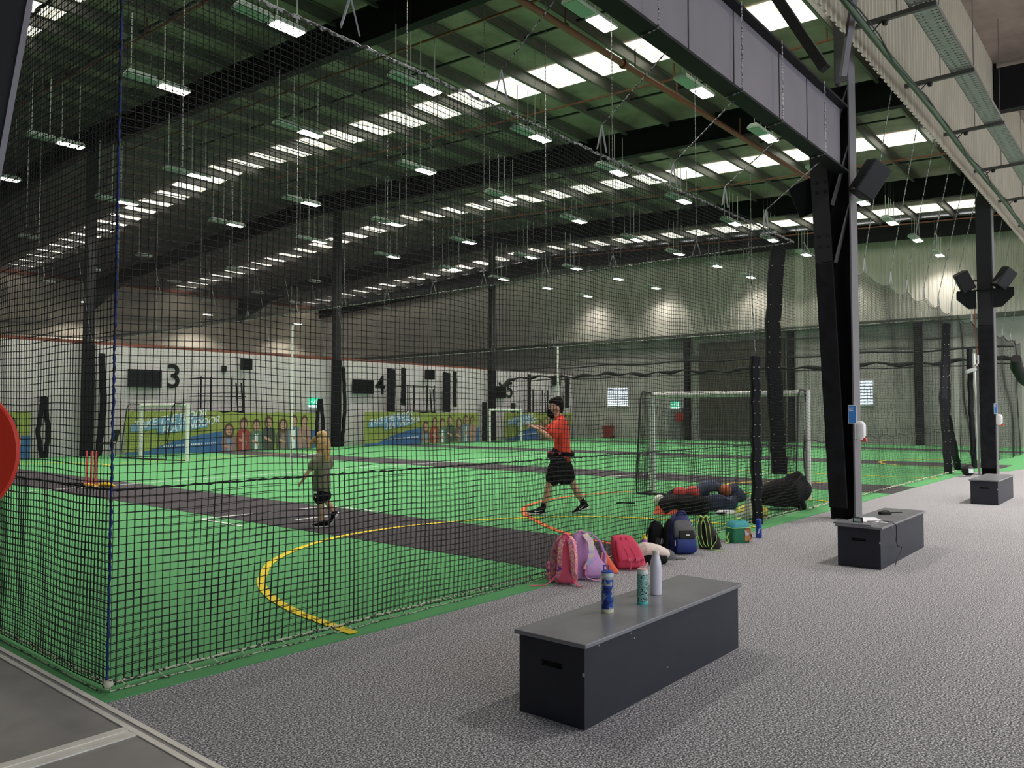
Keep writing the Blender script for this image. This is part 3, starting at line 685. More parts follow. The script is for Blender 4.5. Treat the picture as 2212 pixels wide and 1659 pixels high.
sleeve([(10.42, 4.36, .0), (10.42, 4.37, 1.2), (10.40, 4.36, 2.3)], .125, 'narrow upright black laced sleeve beside the blue drink bottle', SR, th=.12, chain=(10.3, 4.4, 4.1))
sleeve([(11.74, 4.56, .6), (11.67, 4.56, 1.3), (11.55, 4.56, 2.2), (11.58, 4.56, 3.0), (11.74, 4.54, 4.05)], .22, 'wide curved black laced sleeve hanging above the big black kit bag', SR)
for i, (a, b, c_) in enumerate([((22.25, 4.33, 0), (21.85, 4.33, 1.9), (22.4, 4.33, 3.8)), ((23.95, 4.42, 0), (22.7, 4.42, 1.5), (22.75, 4.42, 3.85))]):
    sleeve([a, b, c_], .17, ['black sleeve with a straight foot beside the straight column, nearer of the pair', 'black sleeve bent outward at its foot beside the straight column'][i], SR)
sleeve([(24.9, 4.2, .0), (24.6, 4.2, 1.6), (24.55, 4.2, 3.3)], .12, 'thin black strip edged with a pale cord left of the straight column', SR, False)
m = MB(); m.tube([(0, 0, 0), (.03, 0, .5), (-.06, 0, .9), (.03, 0, 1.3), (-.1, 0, 1.7), (-.22, 0, 2.2), (-.3, 0, 2.9)], .035, 6)
tag(m.build('slack_rope', 'goal_white', smooth=True), 'slack pale rope hanging against the thin black strip', 'rope', None, (24.75, 4.08, .25))
for i, (x, z0, z1, wd, lab) in enumerate([(10.38, 0, 2.1, .22, ''), (12.25, 0, 3.7, .22, 'long black sleeve leaning beside the nearest block-wall column'), (23.1, 0, 3.7, .16, 'long thin black sleeve beside the column next to scoreboard four'),
        (26.03, 1.62, 3.75, .48, 'wide black hanging sleeve covering the edge of the numeral four'), (26.85, 1.95, 3.83, .26, 'narrow black hanging sleeve crossing the second viewing platform'), (29.93, 1.62, 3.73, .5, 'wide black hanging sleeve right of the second loudspeaker'), (30.55, 1.9, 3.8, .25, 'narrow black hanging sleeve right of the wide one'),
        (32.95, 0, 2.18, .32, 'upright black sleeve left of the farthest small goal'), (35.48, 0, 2.16, .32, 'upright black sleeve inside the farthest small goal'), (40.84, 1.9, 3.85, .35, 'narrow black hanging sleeve above the man in orange red'), (37.0, 1.6, 3.9, .2, 'thin black hanging sleeve over the third viewing platform')]):
    if i == 0:
        for s, l2 in ((-1, 'left leg of the black sleeve pair beyond the wicket'), (1, 'right leg of the black sleeve pair beyond the wicket')):
            sleeve([(x+.03+s*.05, 29.6, 0), (x+s*.17, 29.6, .9), (x+s*.06, 29.6, 1.75), (x+s*.05, 29.6, 2.1)], .14, l2, (1, 0, 0), False)
    else: sleeve([(x-.05 if z0 == 0 and z1 > 3 else x, 29.6, z0), (x+.1 if z0 == 0 and z1 > 3 else x, 29.6, (z0+z1)/2), (x, 29.6, z1)], wd, lab, (1, 0, 0), False, chain=(x, 29.995, z1+.16) if z0 > .5 else None)
for s, l2 in ((-1, 'left leg of the black sleeve pair under the exit sign'), (1, 'right leg of the black sleeve pair under the exit sign')):
    sleeve([(21.8+s*.17, 29.6, 0), (21.8+s*.17, 29.6, 1.1), (21.8+s*.04, 29.6, 2.2)], .15, l2, (1, 0, 0), False)

# ================================================================== TRAY AND GREEN PIPE ALONG THE RIBBED WALL
t = thing('cable_tray', 'long perforated steel cable tray hung along the ribbed cream wall', 'cable tray', (0, 0, 0))
ty0, ty1, tz = 2.25, 2.55, 6.92
m = MB(); m.box(6, 34, ty0, ty0+.012, tz, tz+.06); m.box(6, 34, ty1-.012, ty1, tz, tz+.06); m.build('side_rail', 'galv', t)
m = MB(); x = 6
while x < 34:
    m.box(x, x+.07, ty0+.012, ty1-.012, tz, tz+.006); x += .1
m.box(6, 34, (ty0+ty1)/2-.03, (ty0+ty1)/2+.03, tz+.001, tz+.008); m.build('perforated_floor', 'tray', t)
m = MB()
for k in range(4): m.tube([(6+.7*i, ty0+.05+.055*k+.012*math.sin(i*1.3+k), tz+.022) for i in range(41)], .012, 5)
m.build('cables', 'black_plastic', t)
pts = [(6+.9*i, 3.03, 6.73+.02*math.sin(i*.8)) for i in range(32)]
o = thing('green_pipe', 'dark green pipe running below the tray along the ribbed cream wall', 'pipe', (0, 0, 0))
MB().tube(pts, .045, 10).build('pipe_run', 'green_pipe', o, smooth=True)
m = MB(); m.tube([(p[0]+.02, p[1]-.06+.03*math.sin(i*2), p[2]-.03+.05*math.sin(i*1.4)) for i, p in enumerate(pts)], .010, 5); m.build('loose_cable', 'black_plastic', o)
for i, x in enumerate([8.6, 11.3, 13.9, 16.8, 19.8, 23, 26.4]):
    o = thing('tray_bracket', 'dark channel bracket under the cable tray, %s from the camera' % ORD[i], 'bracket', (x, 0, tz-.045), 0, 'brackets under the cable tray')
    MB().box(-.03, .03, ty0-.03, 3.22, -.03, .03).build('channel', 'bracket', o)
    m = MB()
    m.tube([(0, 2.7, .0), (0, 2.7, 10.2-tz)], .008, 5); m.build('hanger_rod', 'wire', o)
    m = MB(); m.lathe([(.03, -.06), (.045, -.02), (.03, 0)], 8, (0, 2.85, -.03)); m.tube([(0, 2.9, -.03), (0, 3.03, -.15)], .01, 5); m.build('pipe_clip', 'black_plastic', o)

# ================================================================== FLOOR MARKINGS
def strip(x, lab, y0=4.0):
    o = MB().box(-.9, .9, y0, 29.6, .008, .013).build('pitch_strip', 'pitch'); tag(o, lab, 'carpet strip', 'dark pitch strips', (x, 0, 0))
strip(6.98, 'dark pitch strip the child walks on, running across the nearest court', 4.14); strip(16.85, 'dark pitch strip behind the near white goal', 4.06); strip(26.2, 'dark pitch strip across the farthest court, nearer one', 3.6)
strip(36.5, 'last dark pitch strip before the end wall', 3.0)
def line(pts, wd, m, lab):
    b = MB(); z0, z1 = .013, .016; P = [Vector((x, y, 0)) for x, y in pts]; L = []; Rr = []
    for i, p in enumerate(P):
        t_ = (P[min(i+1, len(P)-1)]-P[max(i-1, 0)]).normalized(); nn = Vector((-t_.y, t_.x, 0))*wd/2
        L.append(p+nn); Rr.append(p-nn)
    for i in range(len(P)-1): b.hexa([(*q[:2], z0) for q in (L[i], Rr[i], Rr[i+1], L[i+1])], [(*q[:2], z1) for q in (L[i], Rr[i], Rr[i+1], L[i+1])])
    tag(b.build('court_line', m), lab, 'floor marking', 'painted court lines')
def smooth(pts, n=6):
    out = []; P = [pts[0]]+pts+[pts[-1]]
    for i in range(1, len(P)-2):
        for k in range(n):
            t_ = k/n; a, b, c, d = P[i-1], P[i], P[i+1], P[i+2]
            out.append(tuple(.5*(2*b[j]+(c[j]-a[j])*t_+(2*a[j]-5*b[j]+4*c[j]-d[j])*t_*t_+(3*b[j]-a[j]-3*c[j]+d[j])*t_**3) for j in (0, 1)))
    return out+[pts[-1]]
line(smooth([(3.46, 4.3), (3.5, 4.69), (3.56, 5.13), (3.70, 5.65), (3.9, 6.1), (4.17, 6.5), (4.61, 7.02), (5.3, 7.5), (6.15, 7.82), (7.04, 7.85), (8.01, 7.62), (8.8, 7.2), (9.5, 6.6), (9.95, 5.7), (10.1, 4.6), (10.1, 4.2)]), .075, 'line_yellow', 'big yellow painted arc around the near end of the pitch strip')
line(smooth([(13.2, 8.0), (12.4, 8.3), (11.6, 8.4), (10.7, 8.3), (9.9, 8.0), (9.2, 7.45), (8.75, 6.9), (8.3, 6.3), (7.95, 5.65), (7.74, 5.0), (7.68, 4.4)]), .08, 'line_orange', 'orange painted arc by the feet of the man')
line([(5.78, 10.62), (5.78, 9.5)], .05, 'line_white', 'short white line left of the child, on the green turf')
line([(5.8, 10.62), (7.9, 10.5)], .05, 'line_white', 'white crease line crossing the dark strip left of the child')
line([(7.95, 10.5), (7.98, 9.3)], .05, 'line_white', 'short white line right of the child')
line([(6.6, 9.5), (7.15, 9.5)], .05, 'line_white', 'tiny white mark on the dark strip at the foot of the child')
line([(4.0, 16.9), (8.0, 17.1), (13.7, 17.4), (23, 17.5)], .05, 'line_white', 'long white line through the wicket across the first court')
line([(15.6, 10.5), (18.4, 9.7), (19.5, 7)], .05, 'line_white', 'white line on the strip behind the near goal')
line([(16.8, 23.9), (20.2, 26.5)], .05, 'line_white', 'white line behind the head of the child')
line(smooth([(17.8, 5.2), (17.3, 6.4), (16.6, 7.2), (16, 7.3), (15.2, 7), (14.6, 6.5), (14.17, 5.89), (13.9, 4.81), (13.8, 4.3)]), .075, 'line_yellow', 'yellow painted arc inside the near white goal')
line([(20.4, 4.2), (20.15, 6.2), (19.9, 9.0)], .06, 'line_yellow', 'straight yellow line on the turf right of the tapered column')
line(smooth([(29.5, 5.5), (28.2, 6.6), (26.9, 7.1), (25.7, 6.8), (25.0, 6.1), (24.8, 5.0)]), .075, 'line_yellow', 'small distant yellow arc left of the straight column')
line(smooth([(5.2, 24.8), (6.6, 26.2), (8.4, 26.8), (9.6, 26.2), (10.2, 25.0), (10.1, 23.5)]), .08, 'line_yellow', 'yellow painted arc by the black sleeve pair beyond the wicket')
line([(10.8, 24.6), (14.5, 25.4), (20, 26.3)], .05, 'line_yellow', 'thin yellow line in front of the left small goal')

# ================================================================== BENCHES
def bench(x0, y0, L, W, H, label):
    o = thing('storage_bench', label, 'bench', (x0, y0, 0)); t_ = .022
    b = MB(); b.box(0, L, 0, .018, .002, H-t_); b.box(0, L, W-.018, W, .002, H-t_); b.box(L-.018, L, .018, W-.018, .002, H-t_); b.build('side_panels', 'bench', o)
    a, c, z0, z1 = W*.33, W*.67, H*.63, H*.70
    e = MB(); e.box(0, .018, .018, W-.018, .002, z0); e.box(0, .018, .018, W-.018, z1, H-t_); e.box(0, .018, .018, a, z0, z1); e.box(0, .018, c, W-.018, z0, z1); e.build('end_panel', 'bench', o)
    MB().box(.0185, .03, a-.02, c+.02, z0-.02, z1+.02).build('hole_shade', 'slot', o)  # black plate behind the opening paints in the shade inside
    MB().box(-.02, L+.02, -.02, W+.02, H-t_, H).build('lid', 'laminate_lit', o, bevel=.004)
    m = MB(); m.box(-.001, .003, .0, .012, .25, .268)
    for k, (x, z) in enumerate(((.12, H-.04), (.42, H-.045), (.45, H-.075), (.80, .1))): m.box(x, x+.006, -.002, .002, z, z+.006)
    m.build('chipped_spots', 'chip', o); return o
bench(3.13, 2.17, 1.73, .40, .41, 'long charcoal storage bench with three drink bottles on its lid')
bench(8.14, 2.18, 1.72, .40, .41, 'charcoal storage bench carrying a clipboard, paper and walkie talkie')
bench(15.13, 2.22, 1.62, .40, .41, 'farthest charcoal storage bench, bare lid, beside the straight column')
# ------------------------------------------------------------------ on the benches
o = thing('drink_bottle', 'clear blue camouflage drink bottle on the long bench lid', 'bottle', (3.70, 2.41, .41), FR)
MB().lathe([(.032, .0), (.034, .004), (.034, .022)], 24).build('bottle_base', 'straw', o, smooth=True)
MB().lathe([(.034, .022), (.0335, .08), (.032, .16), (.030, .182)], 28).build('bottle_body', 'bottle_blue', o, smooth=True)
MB().lathe([(.030, .182), (.0305, .205)], 28).build('bottle_neck', 'clear_plastic', o, smooth=True)
MB().lathe([(.031, .195), (.034, .198), (.034, .216), (.031, .218)], 28).build('collar', 'pale_mint', o, smooth=True)
cp = MB().lathe([(.033, .218), (.033, .224), (.022, .230), (.012, .231)], 28).build('cap', 'blue_plastic', o, smooth=True)
m = MB(); m.box(-.022, -.017, -.006, .006, .228, .258); m.box(.003, .008, -.006, .006, .228, .256); m.box(-.022, .008, -.006, .006, .252, .258); m.build('spout_loop', 'blue_plastic', cp)
o = thing('drink_bottle', 'teal speckled drink bottle with blush pink flip straw on the long bench', 'bottle', (3.99, 2.36, .41), FR)
MB().lathe([(.031, 0), (.033, .004), (.033, .018)], 24).build('bottle_base', 'aqua', o, smooth=True)
MB().lathe([(.033, .018), (.033, .1), (.031, .155), (.0295, .176)], 28).build('bottle_body', 'bottle_glitter', o, smooth=True)
MB().lathe([(.0305, .172), (.031, .176), (.031, .194), (.029, .196)], 28).build('collar', 'pale_mint', o, smooth=True)
cp = MB().lathe([(.0295, .196), (.0295, .200), (.022, .205), (.01, .206)], 28).build('cap', 'blush', o, smooth=True)
m = MB(); m.limb([(-.01, 0, .203), (.012, 0, .210), (.022, 0, .222), (.03, 0, .231)], [.009, .010, .008, .007], 10); m.build('flip_straw', 'blush', cp, smooth=True)
o = thing('drink_bottle', 'tall white steel drink bottle at the back of the long bench lid', 'bottle', (4.25, 2.42, .41), FR)
MB().lathe([(.0325, 0), (.0335, .003)], 28).build('bottle_base', 'steel', o)
MB().lathe([(.0335, .003), (.0345, .012), (.0345, .165), (.032, .195), (.024, .225), (.020, .236), (.020, .240)], 32).build('bottle_body', 'bottle_white', o, smooth=True)
MB().lathe([(.0205, .240), (.0215, .243), (.0215, .262), (.019, .266), (.004, .267)], 28).build('screw_cap', 'cream_fleece', o, smooth=True)
o = thing('clipboard', 'dark clipboard lying on the front edge of the second bench', 'clipboard', (8.35, 2.46, .411), 0)
MB().box(-.22, .02, -.2, .16, 0, .014).build('board', 'laminate_lit', o)
m = MB(); m.box(-.06, .0, -.005, .10, .014, .055); o2 = thing('card_holder', 'small black framed holder standing on the second bench', 'holder', (8.26, 2.42, .4253), .15)
m = MB(); m.box(-.012, .012, -.045, .045, 0, .008); m.box(-.012, .012, -.045, .045, .042, .05); m.box(-.012, .012, -.045, -.037, .008, .042); m.box(-.012, .012, .037, .045, .008, .042); m.build('frame', 'black_plastic', o2)
MB().box(-.004, .004, -.037, .037, .008, .042).build('clear_window', 'pale_mint', o2)
tag(MB().hexa([(8.50, 2.2, .411), (8.86, 2.42, .411), (8.78, 2.56, .411), (8.42, 2.5, .411)], [(8.50, 2.2, .414), (8.86, 2.42, .414), (8.78, 2.56, .414), (8.42, 2.5, .414)]).build('paper_sheet', 'paper'), 'white sheet of paper lying on the second bench', 'paper')
tag(MB().limb([(8.30, 2.29, .4315), (8.42, 2.27, .4315)], [.0045, .0045], 8).build('pen', 'white_plastic', smooth=True), 'white pen lying beside the paper on the second bench', 'pen')
tag(MB().tube([(8.36, 2.36, .43), (8.46, 2.24, .432), (8.5, 2.165, .425), (8.52, 2.13, .39), (8.54, 2.135, .30), (8.50, 2.13, .24), (8.56, 2.13, .18), (8.72, 2.13, .16), (8.66, 2.13, .11), (8.5, 2.13, .05), (8.45, 2.13, .01)], .0045, 6).build('lanyard', 'black_plastic', smooth=True), 'black lanyard cord trailing down the side of the second bench', 'cord')
o = thing('walkie_talkie', 'black walkie talkie lying on the far end of the second bench', 'radio', (9.22, 2.42, .411), FR)
MB().rbox([(0, 0, 0, .065, .03), (.012, 0, 0, .068, .032), (.026, 0, 0, .064, .03), (.03, 0, 0, .058, .026)], 20).build('radio_body', 'black_plastic', o, smooth=True)
m = MB(); m.limb([(.06, 0, .018), (.19, 0, .024)], [.007, .004], 8); m.build('antenna', 'black_plastic', o, smooth=True)
m = MB(); m.ribbon([(-.03, 0, .032), (-.01, 0, .043), (.03, 0, .042), (.04, 0, .032)], .02, .004, (0, 1, 0)); m.build('belt_clip', 'black_plastic', o)

# ================================================================== BAGS ALONG THE NET
def shift(mb, d):
    mb.v = [(x+d[0], y+d[1], z+d[2]) for x, y, z in mb.v]; return mb
def straps(o, x, y0, hgt, m, wd=.05, gap=.07, out=.05, loose=True, sl=None):
    for s in (-1, 1):
        b = MB(); b.ribbon([(x+s*gap*.6, y0, hgt*.93), (x+s*gap*.9, y0-out*.8, hgt*.80), (x+s*gap*1.15, y0-out, hgt*.5), (x+s*gap*1.3, y0-out*.7, hgt*.25), (x+s*gap*1.4, y0, hgt*.1)], wd, .014, (1, 0, 0)); b.build('shoulder_strap', m, o, smooth=True)
# hot pink backpack: its straps face the camera
o = thing('backpack', 'hot pink floral backpack, first in the row along the net', 'bag', (5.70, 4.18, .008), FR-.25); o.scale = (.84, .92, 1)
MB().rbox([(0, 0, .02, .13, .07), (.02, 0, .02, .145, .085), (.12, 0, .02, .15, .09), (.27, .01, .02, .14, .085), (.36, .02, .02, .115, .07), (.405, .02, .02, .07, .045), (.415, .02, .02, .03, .02)], 28, 3.2).build('bag_body', 'floral', o, smooth=True)
MB().rbox([(.015, .055, -.062, .10, .012), (.03, .055, -.068, .105, .016), (.22, .05, -.07, .10, .016), (.36, .04, -.052, .075, .012), (.39, .035, -.04, .04, .01)], 20, 4).build('back_panel', 'pink', o, smooth=True)
MB().rbox([(.02, -.135, 0, .018, .06), (.04, -.15, 0, .022, .066), (.16, -.152, 0, .022, .066), (.175, -.148, 0, .02, .062)], 16, 4).build('side_pocket', 'floral', o, smooth=True)
for s in (-1, 1):
    m = MB(); m.ribbon([(.045+s*.035, -.055, .385), (.05+s*.06, -.10, .33), (.06+s*.07, -.115, .22), (.055+s*.075, -.10, .12), (.05+s*.1, -.075, .05)], .05, .014, (1, 0, 0)); m.build('shoulder_strap', 'floral', o, smooth=True)
m = MB(); m.tube([(.0, -.03, .395), (.01, -.05, .43), (.045, -.05, .437), (.08, -.04, .40)], .012, 8); m.build('grab_handle', 'pink', o, smooth=True)
for P in ([(-.06, -.10, .07), (-.10, -.14, .03), (-.15, -.19, .004), (-.24, -.22, .004), (-.30, -.24, .004)], [(.13, -.08, .03), (.18, -.13, .004), (.24, -.16, .004)]):
    m = MB(); m.ribbon(P, .022, .005, (.3, 1, 0)); m.build('loose_webbing', 'pink', o)
# lilac backpack
o = thing('backpack', 'lilac backpack with pastel print straps leaning on the hot pink one', 'bag', (6.02, 4.14, .008), FR+.25)
m = MB(); R_ = [(0, .0, .02, .14, .07), (.03, .0, .02, .155, .085), (.14, -.01, .02, .15, .085), (.27, -.035, .02, .12, .07), (.38, -.06, .02, .075, .05), (.415, -.065, .02, .03, .025)]
m.rbox(R_, 28, 3.0); m.build('bag_body', 'lilac', o, smooth=True)
MB().rbox([(.02, .04, -.075, .095, .02), (.05, .05, -.095, .105, .03), (.13, .04, -.10, .095, .028), (.165, .03, -.085, .08, .014)], 20, 4).build('front_pocket', 'lilac', o, smooth=True)
m = MB(); m.ribbon([(-.04, -.04, .40), (-.005, -.10, .34), (.0, -.125, .25), (-.02, -.12, .16), (-.05, -.09, .09)], .06, .016, (1, 0, 0)); m.build('shoulder_strap', 'pastel', o, smooth=True)
m = MB(); m.ribbon([(-.05, .0, .415), (.03, -.02, .405), (.11, -.03, .33), (.165, -.02, .21), (.165, .0, .11)], .045, .014, (0, 1, 0)); m.build('shoulder_strap', 'lilac', o, smooth=True)
m = MB(); m.ribbon([(-.05, -.10, .10), (-.06, -.115, .05), (-.04, -.14, .02), (.02, -.16, .005), (.07, -.17, .006)], .024, .005, (.3, 1, 0)); m.build('loose_webbing', 'pink_light', o)
m = MB(); m.box(-.075, -.03, -.118, -.10, .10, .125); m.build('buckle', 'pink_light', o)
m = MB(); m.tube([(-.09, 0, .395), (-.085, -.01, .43), (-.05, -.01, .428), (-.045, 0, .40)], .008, 6); m.build('grab_handle', 'pink_light', o)
# orange drawstring pouch
o = thing('drawstring_pouch', 'small bright orange drawstring pouch between lilac and raspberry backpacks', 'pouch', (6.33, 4.14, .008), FR)
MB().rbox([(0, .03, 0, .09, .035), (.02, .03, 0, .088, .035), (.08, .01, 0, .06, .03), (.16, -.015, 0, .035, .022), (.20, -.02, 0, .012, .01)], 18, 2.6).build('pouch_body', 'cone', o, smooth=True)
m = MB(); m.tube([(-.045, -.02, .1), (-.035, -.02, .19), (-.005, -.02, .205), (.0, -.04, .1), (.02, -.06, .03), (.03, -.06, .006)], .004, 6); m.build('drawstring', 'blush', o)
# raspberry backpack
o = thing('backpack', 'plain raspberry red backpack lying back on its flat side', 'bag', (6.66, 4.10, .008), FR+.1)
m = MB(); R_ = [(0, .02, 0, .14, .07), (.025, .02, -.01, .15, .085), (.12, -.005, 0, .15, .085), (.23, -.03, .03, .125, .07), (.29, -.045, .045, .10, .055), (.305, -.05, .05, .06, .03)]
m.rbox(R_, 28, 5); m.build('bag_body', 'red_bag', o, smooth=True)
m = MB(); m.rbox([(.07, .01, -.085, .125, .02), (.10, .01, -.095, .13, .028), (.20, -.015, -.065, .115, .02), (.27, -.035, -.025, .09, .014)], 24, 5); m.build('front_flap', 'red_bag', o, smooth=True)
for s in (-1, 1):
    m = MB(); m.ribbon([(-.04+s*.025, -.01, .30), (-.015+s*.03, -.085, .20), (.03+s*.035, -.125, .10)], .02, .006, (1, 0, 0)); m.ribbon([(.03+s*.035, -.13, .10), (.04+s*.04, -.14, .06), (.035+s*.05, -.15, .004)], .012, .005, (1, 0, 0)); m.build('closing_strap', 'red_bag', o)
    m = MB(); m.box(.01+s*.037, .05+s*.037, -.134, -.126, .085, .115); m.build('buckle', 'pink', o)
# black backpack with white mark
o = thing('backpack', 'small black backpack with a white mark, behind the purple bottle', 'bag', (7.676, 4.347, .008), FR)
MB().rbox([(0, 0, 0, .10, .07), (.02, 0, 0, .112, .08), (.12, .005, 0, .11, .08), (.24, -.01, 0, .085, .06), (.31, -.02, 0, .05, .04), (.325, -.025, 0, .02, .02)], 24, 3).build('bag_body', 'black_bag', o, smooth=True)
MB().rbox([(.015, .03, -.07, .075, .02), (.03, .03, -.08, .08, .024), (.12, .03, -.08, .075, .022), (.15, .03, -.07, .06, .014)], 18, 4).build('front_pocket', 'dark_bag', o, smooth=True)
m = MB(); m.ribbon([(-.04, -.02, .31), (-.10, -.03, .25), (-.14, -.03, .14), (-.15, -.02, .03)], .035, .012, (0, 1, 0)); m.build('shoulder_strap', 'black_bag', o, smooth=True)
m = MB(); m.ribbon([(-.02, -.03, .32), (-.05, -.03, .345), (-.09, -.03, .335)], .025, .008, (0, 1, 0)); m.build('grab_handle', 'black_bag', o)
m = MB(); m.prism([(.015, -.1065, .115), (.027, -.1065, .115), (.035, -.1065, .15), (.023, -.1065, .15)], (0, -.003, 0)); m.prism([(.032, -.1065, .115), (.055, -.1065, .115), (.064, -.1065, .152), (.050, -.1065, .148), (.043, -.1065, .135)], (0, -.003, 0))
for k in range(5): m.box(.003+k*.015, .014+k*.015, -.1095, -.1065, .096, .108)
m.build('white_mark', 'white_print', o)
# purple bottle with yellow cap
o = thing('drink_bottle', 'purple drink bottle with yellow sipper cap between red and black backpacks', 'bottle', (7.42, 4.36, .008), FR)
MB().lathe([(.034, 0), (.036, .005), (.036, .125), (.032, .145), (.024, .155)], 20).build('bottle_body', 'purple', o, smooth=True)
m = MB(); m.lathe([(.026, .155), (.026, .165), (.022, .178), (.012, .19), (.012, .205), (.005, .21)], 16); m.build('sipper_cap', 'yellow_cap', o, smooth=True)
# cream bundle
o = thing('fleece_backpack', 'cream fleece topped black backpack lying in front of the purple bottle', 'bag', (7.03, 4.06, .008), FR)
MB().rbox([(0, .03, 0, .12, .07), (.02, .03, 0, .135, .085), (.08, .03, 0, .135, .085), (.11, .02, 0, .10, .06)], 24, 4).build('bag_body', 'black_bag', o, smooth=True)
m = MB(); m.limb([(-.14, -.02, .10), (-.05, -.02, .135), (.06, -.02, .13), (.15, -.01, .09)], [(.07, .05), (.095, .06), (.095, .055), (.06, .05)], 14); m.limb([(-.15, -.03, .14), (-.07, -.02, .175), (.02, .0, .165)], [(.04, .03), (.06, .035), (.05, .03)], 12)
m.limb([(-.13, -.05, .1), (-.10, -.06, .03)], [.04, .03], 10); m.fuse('fleece_cover', 'cream_fleece', o, .008, 4)
o = thing('cap', 'grey peaked cap lying on the carpet beside the cream fleece bag', 'cap', (7.349, 4.041, .0), FR)
MB().rbox([(.0, 0, 0, .085, .08), (.03, 0, 0, .085, .08), (.07, -.01, 0, .07, .066), (.095, -.015, 0, .04, .04), (.102, -.015, 0, .012, .012)], 22, 2.1).build('crown', 'grey_cap', o, smooth=True)
MB().rbox([(.0, .12, -.01, .065, .06), (.008, .12, -.01, .065, .06)], 22, 2.2).build('peak', 'grey_cap', o)
# big blue and grey backpack
o = thing('backpack', 'large navy and grey backpack, the tallest bag in the row', 'bag', (7.765, 4.112, .0), FR+.12)
MB().rbox([(.0, 0, .02, .145, .09), (.03, 0, .02, .16, .105), (.2, 0, .02, .155, .10), (.32, .0, .03, .125, .08), (.40, .0, .03, .08, .05), (.425, 0, .03, .03, .03)], 28, 3.4).build('bag_body', 'navy', o, smooth=True)
MB().rbox([(.17, .02, -.07, .115, .03), (.20, .02, -.085, .125, .035), (.27, .01, -.075, .115, .03), (.34, -.0, -.045, .085, .022), (.36, 0, -.03, .05, .012)], 22, 4).build('top_pocket', 'grey_bag', o, smooth=True)
MB().rbox([(.02, .02, -.10, .10, .025), (.04, .02, -.115, .115, .03), (.15, .02, -.115, .112, .028), (.175, .02, -.10, .10, .02)], 22, 4.5).build('front_pocket', 'royal', o, smooth=True)
MB().rbox([(.165, .03, -.118, .085, .012), (.19, .03, -.125, .09, .014), (.255, .025, -.11, .08, .012)], 18, 3).build('logo_flap', 'dark_bag', o, smooth=True)
MB().box(.01, .05, -.1405, -.138, .205, .218).build('logo_patch', 'white_print', o)
MB().rbox([(.03, -.16, .0, .03, .06), (.06, -.175, 0, .035, .07), (.3, -.14, .02, .03, .05), (.36, -.11, .03, .02, .03)], 14, 3).build('side_panel', 'black_bag', o, smooth=True)
m = MB(); m.tube([(-.05, .0, .40), (-.03, -.02, .445), (.03, -.02, .448), (.06, .0, .40)], .013, 8); m.build('grab_handle', 'navy', o, smooth=True)
m = MB(); m.tube([(-.11, -.135, .16), (-.11, -.142, .10)], .004, 5); m.build('zip_pull', 'white_print', o)
# grey backpack with lime trim
o = thing('backpack', 'charcoal backpack with lime green piping and straps', 'bag', (8.20, 4.02, .0), FR-.15)
MB().rbox([(.0, .03, .02, .11, .07), (.03, .035, .02, .125, .085), (.12, .02, .02, .12, .085), (.26, -.02, .02, .085, .06), (.34, -.04, .02, .055, .04), (.365, -.045, .02, .02, .02)], 24, 3).build('bag_body', 'dark_bag', o, smooth=True)
for s in (-1, 1):
    P = [(-.045+s*.02, -.03, .345), (-.045+s*.045, -.075, .27), (-.04+s*.05, -.09, .17), (-.02+s*.04, -.09, .06), (-.0+s*.035, -.08, .03)]
    m = MB(); m.ribbon(P, .042, .014, (1, 0, 0)); st = m.build('shoulder_strap', 'dark_bag', o, smooth=True)
    for e in (-1, 1):
        m = MB(); m.tube([(x+e*.021, y-.009, z) for x, y, z in P], .0045, 6); m.build('piping', 'lime', st)
m = MB(); m.tube([(-.09, -.03, .34), (-.075, -.05, .37), (-.04, -.05, .345), (-.01, -.05, .372), (.01, -.03, .345)], .011, 8); m.build('grab_handle', 'lime', o, smooth=True)
m = MB(); m.ribbon([(.10, -.05, .16), (.095, -.08, .10), (.06, -.1, .05), (.03, -.12, .012), (.10, -.14, .004), (.18, -.16, .004)], .026, .005, (.2, 1, 0)); m.build('loose_webbing', 'lime', o)
o = thing('drink_bottle', 'see-through drink bottle behind the lime trimmed backpack', 'bottle', (8.56, 4.20, .008), FR)
MB().lathe([(.036, 0), (.038, .005), (.038, .15), (.033, .19), (.033, .2)], 20).build('bottle_body', 'clear_plastic', o, smooth=True); MB().lathe([(.036, .2), (.037, .225), (.02, .232)], 18).build('screw_cap', 'white_plastic', o, smooth=True)
# lunch bag
o = thing('lunch_bag', 'green and teal cooler lunch bag beside the blue bottle', 'bag', (8.851, 3.946, .0), FR+.3)
MB().rbox([(.0, 0, 0, .115, .085), (.015, 0, 0, .12, .09), (.15, 0, 0, .125, .09), (.175, 0, 0, .125, .09)], 24, 7).build('bag_body', 'green_bag', o, smooth=True)
MB().rbox([(.176, 0, 0, .128, .093), (.19, 0, 0, .125, .09), (.235, .015, .01, .10, .07), (.25, .02, .015, .075, .05)], 24, 6).build('lid', 'teal_bag', o, smooth=True)
m = MB(); m.tube([(.13*math.cos(a)*(abs(math.cos(a))**-.72 if abs(math.cos(a)) > .01 else 0) if 0 else .128*math.copysign(abs(math.cos(a))**.3, math.cos(a)), .094*math.copysign(abs(math.sin(a))**.3, math.sin(a)), .176) for a in np.linspace(0, 2*math.pi, 40, endpoint=False)], .005, 6, closed=True); m.build('piping', 'lime', o)
m = MB(); m.box(.122, .128, -.075, .07, .02, .165); m.box(.035, .118, -.095, -.089, .02, .165); m.build('printed_panel', 'brown_print', o)
m = MB(); m.ribbon([(-.02, 0, .245), (-.01, 0, .275), (.03, 0, .28), (.05, 0, .25)], .03, .007, (0, 1, 0)); m.build('carry_handle', 'lime', o)
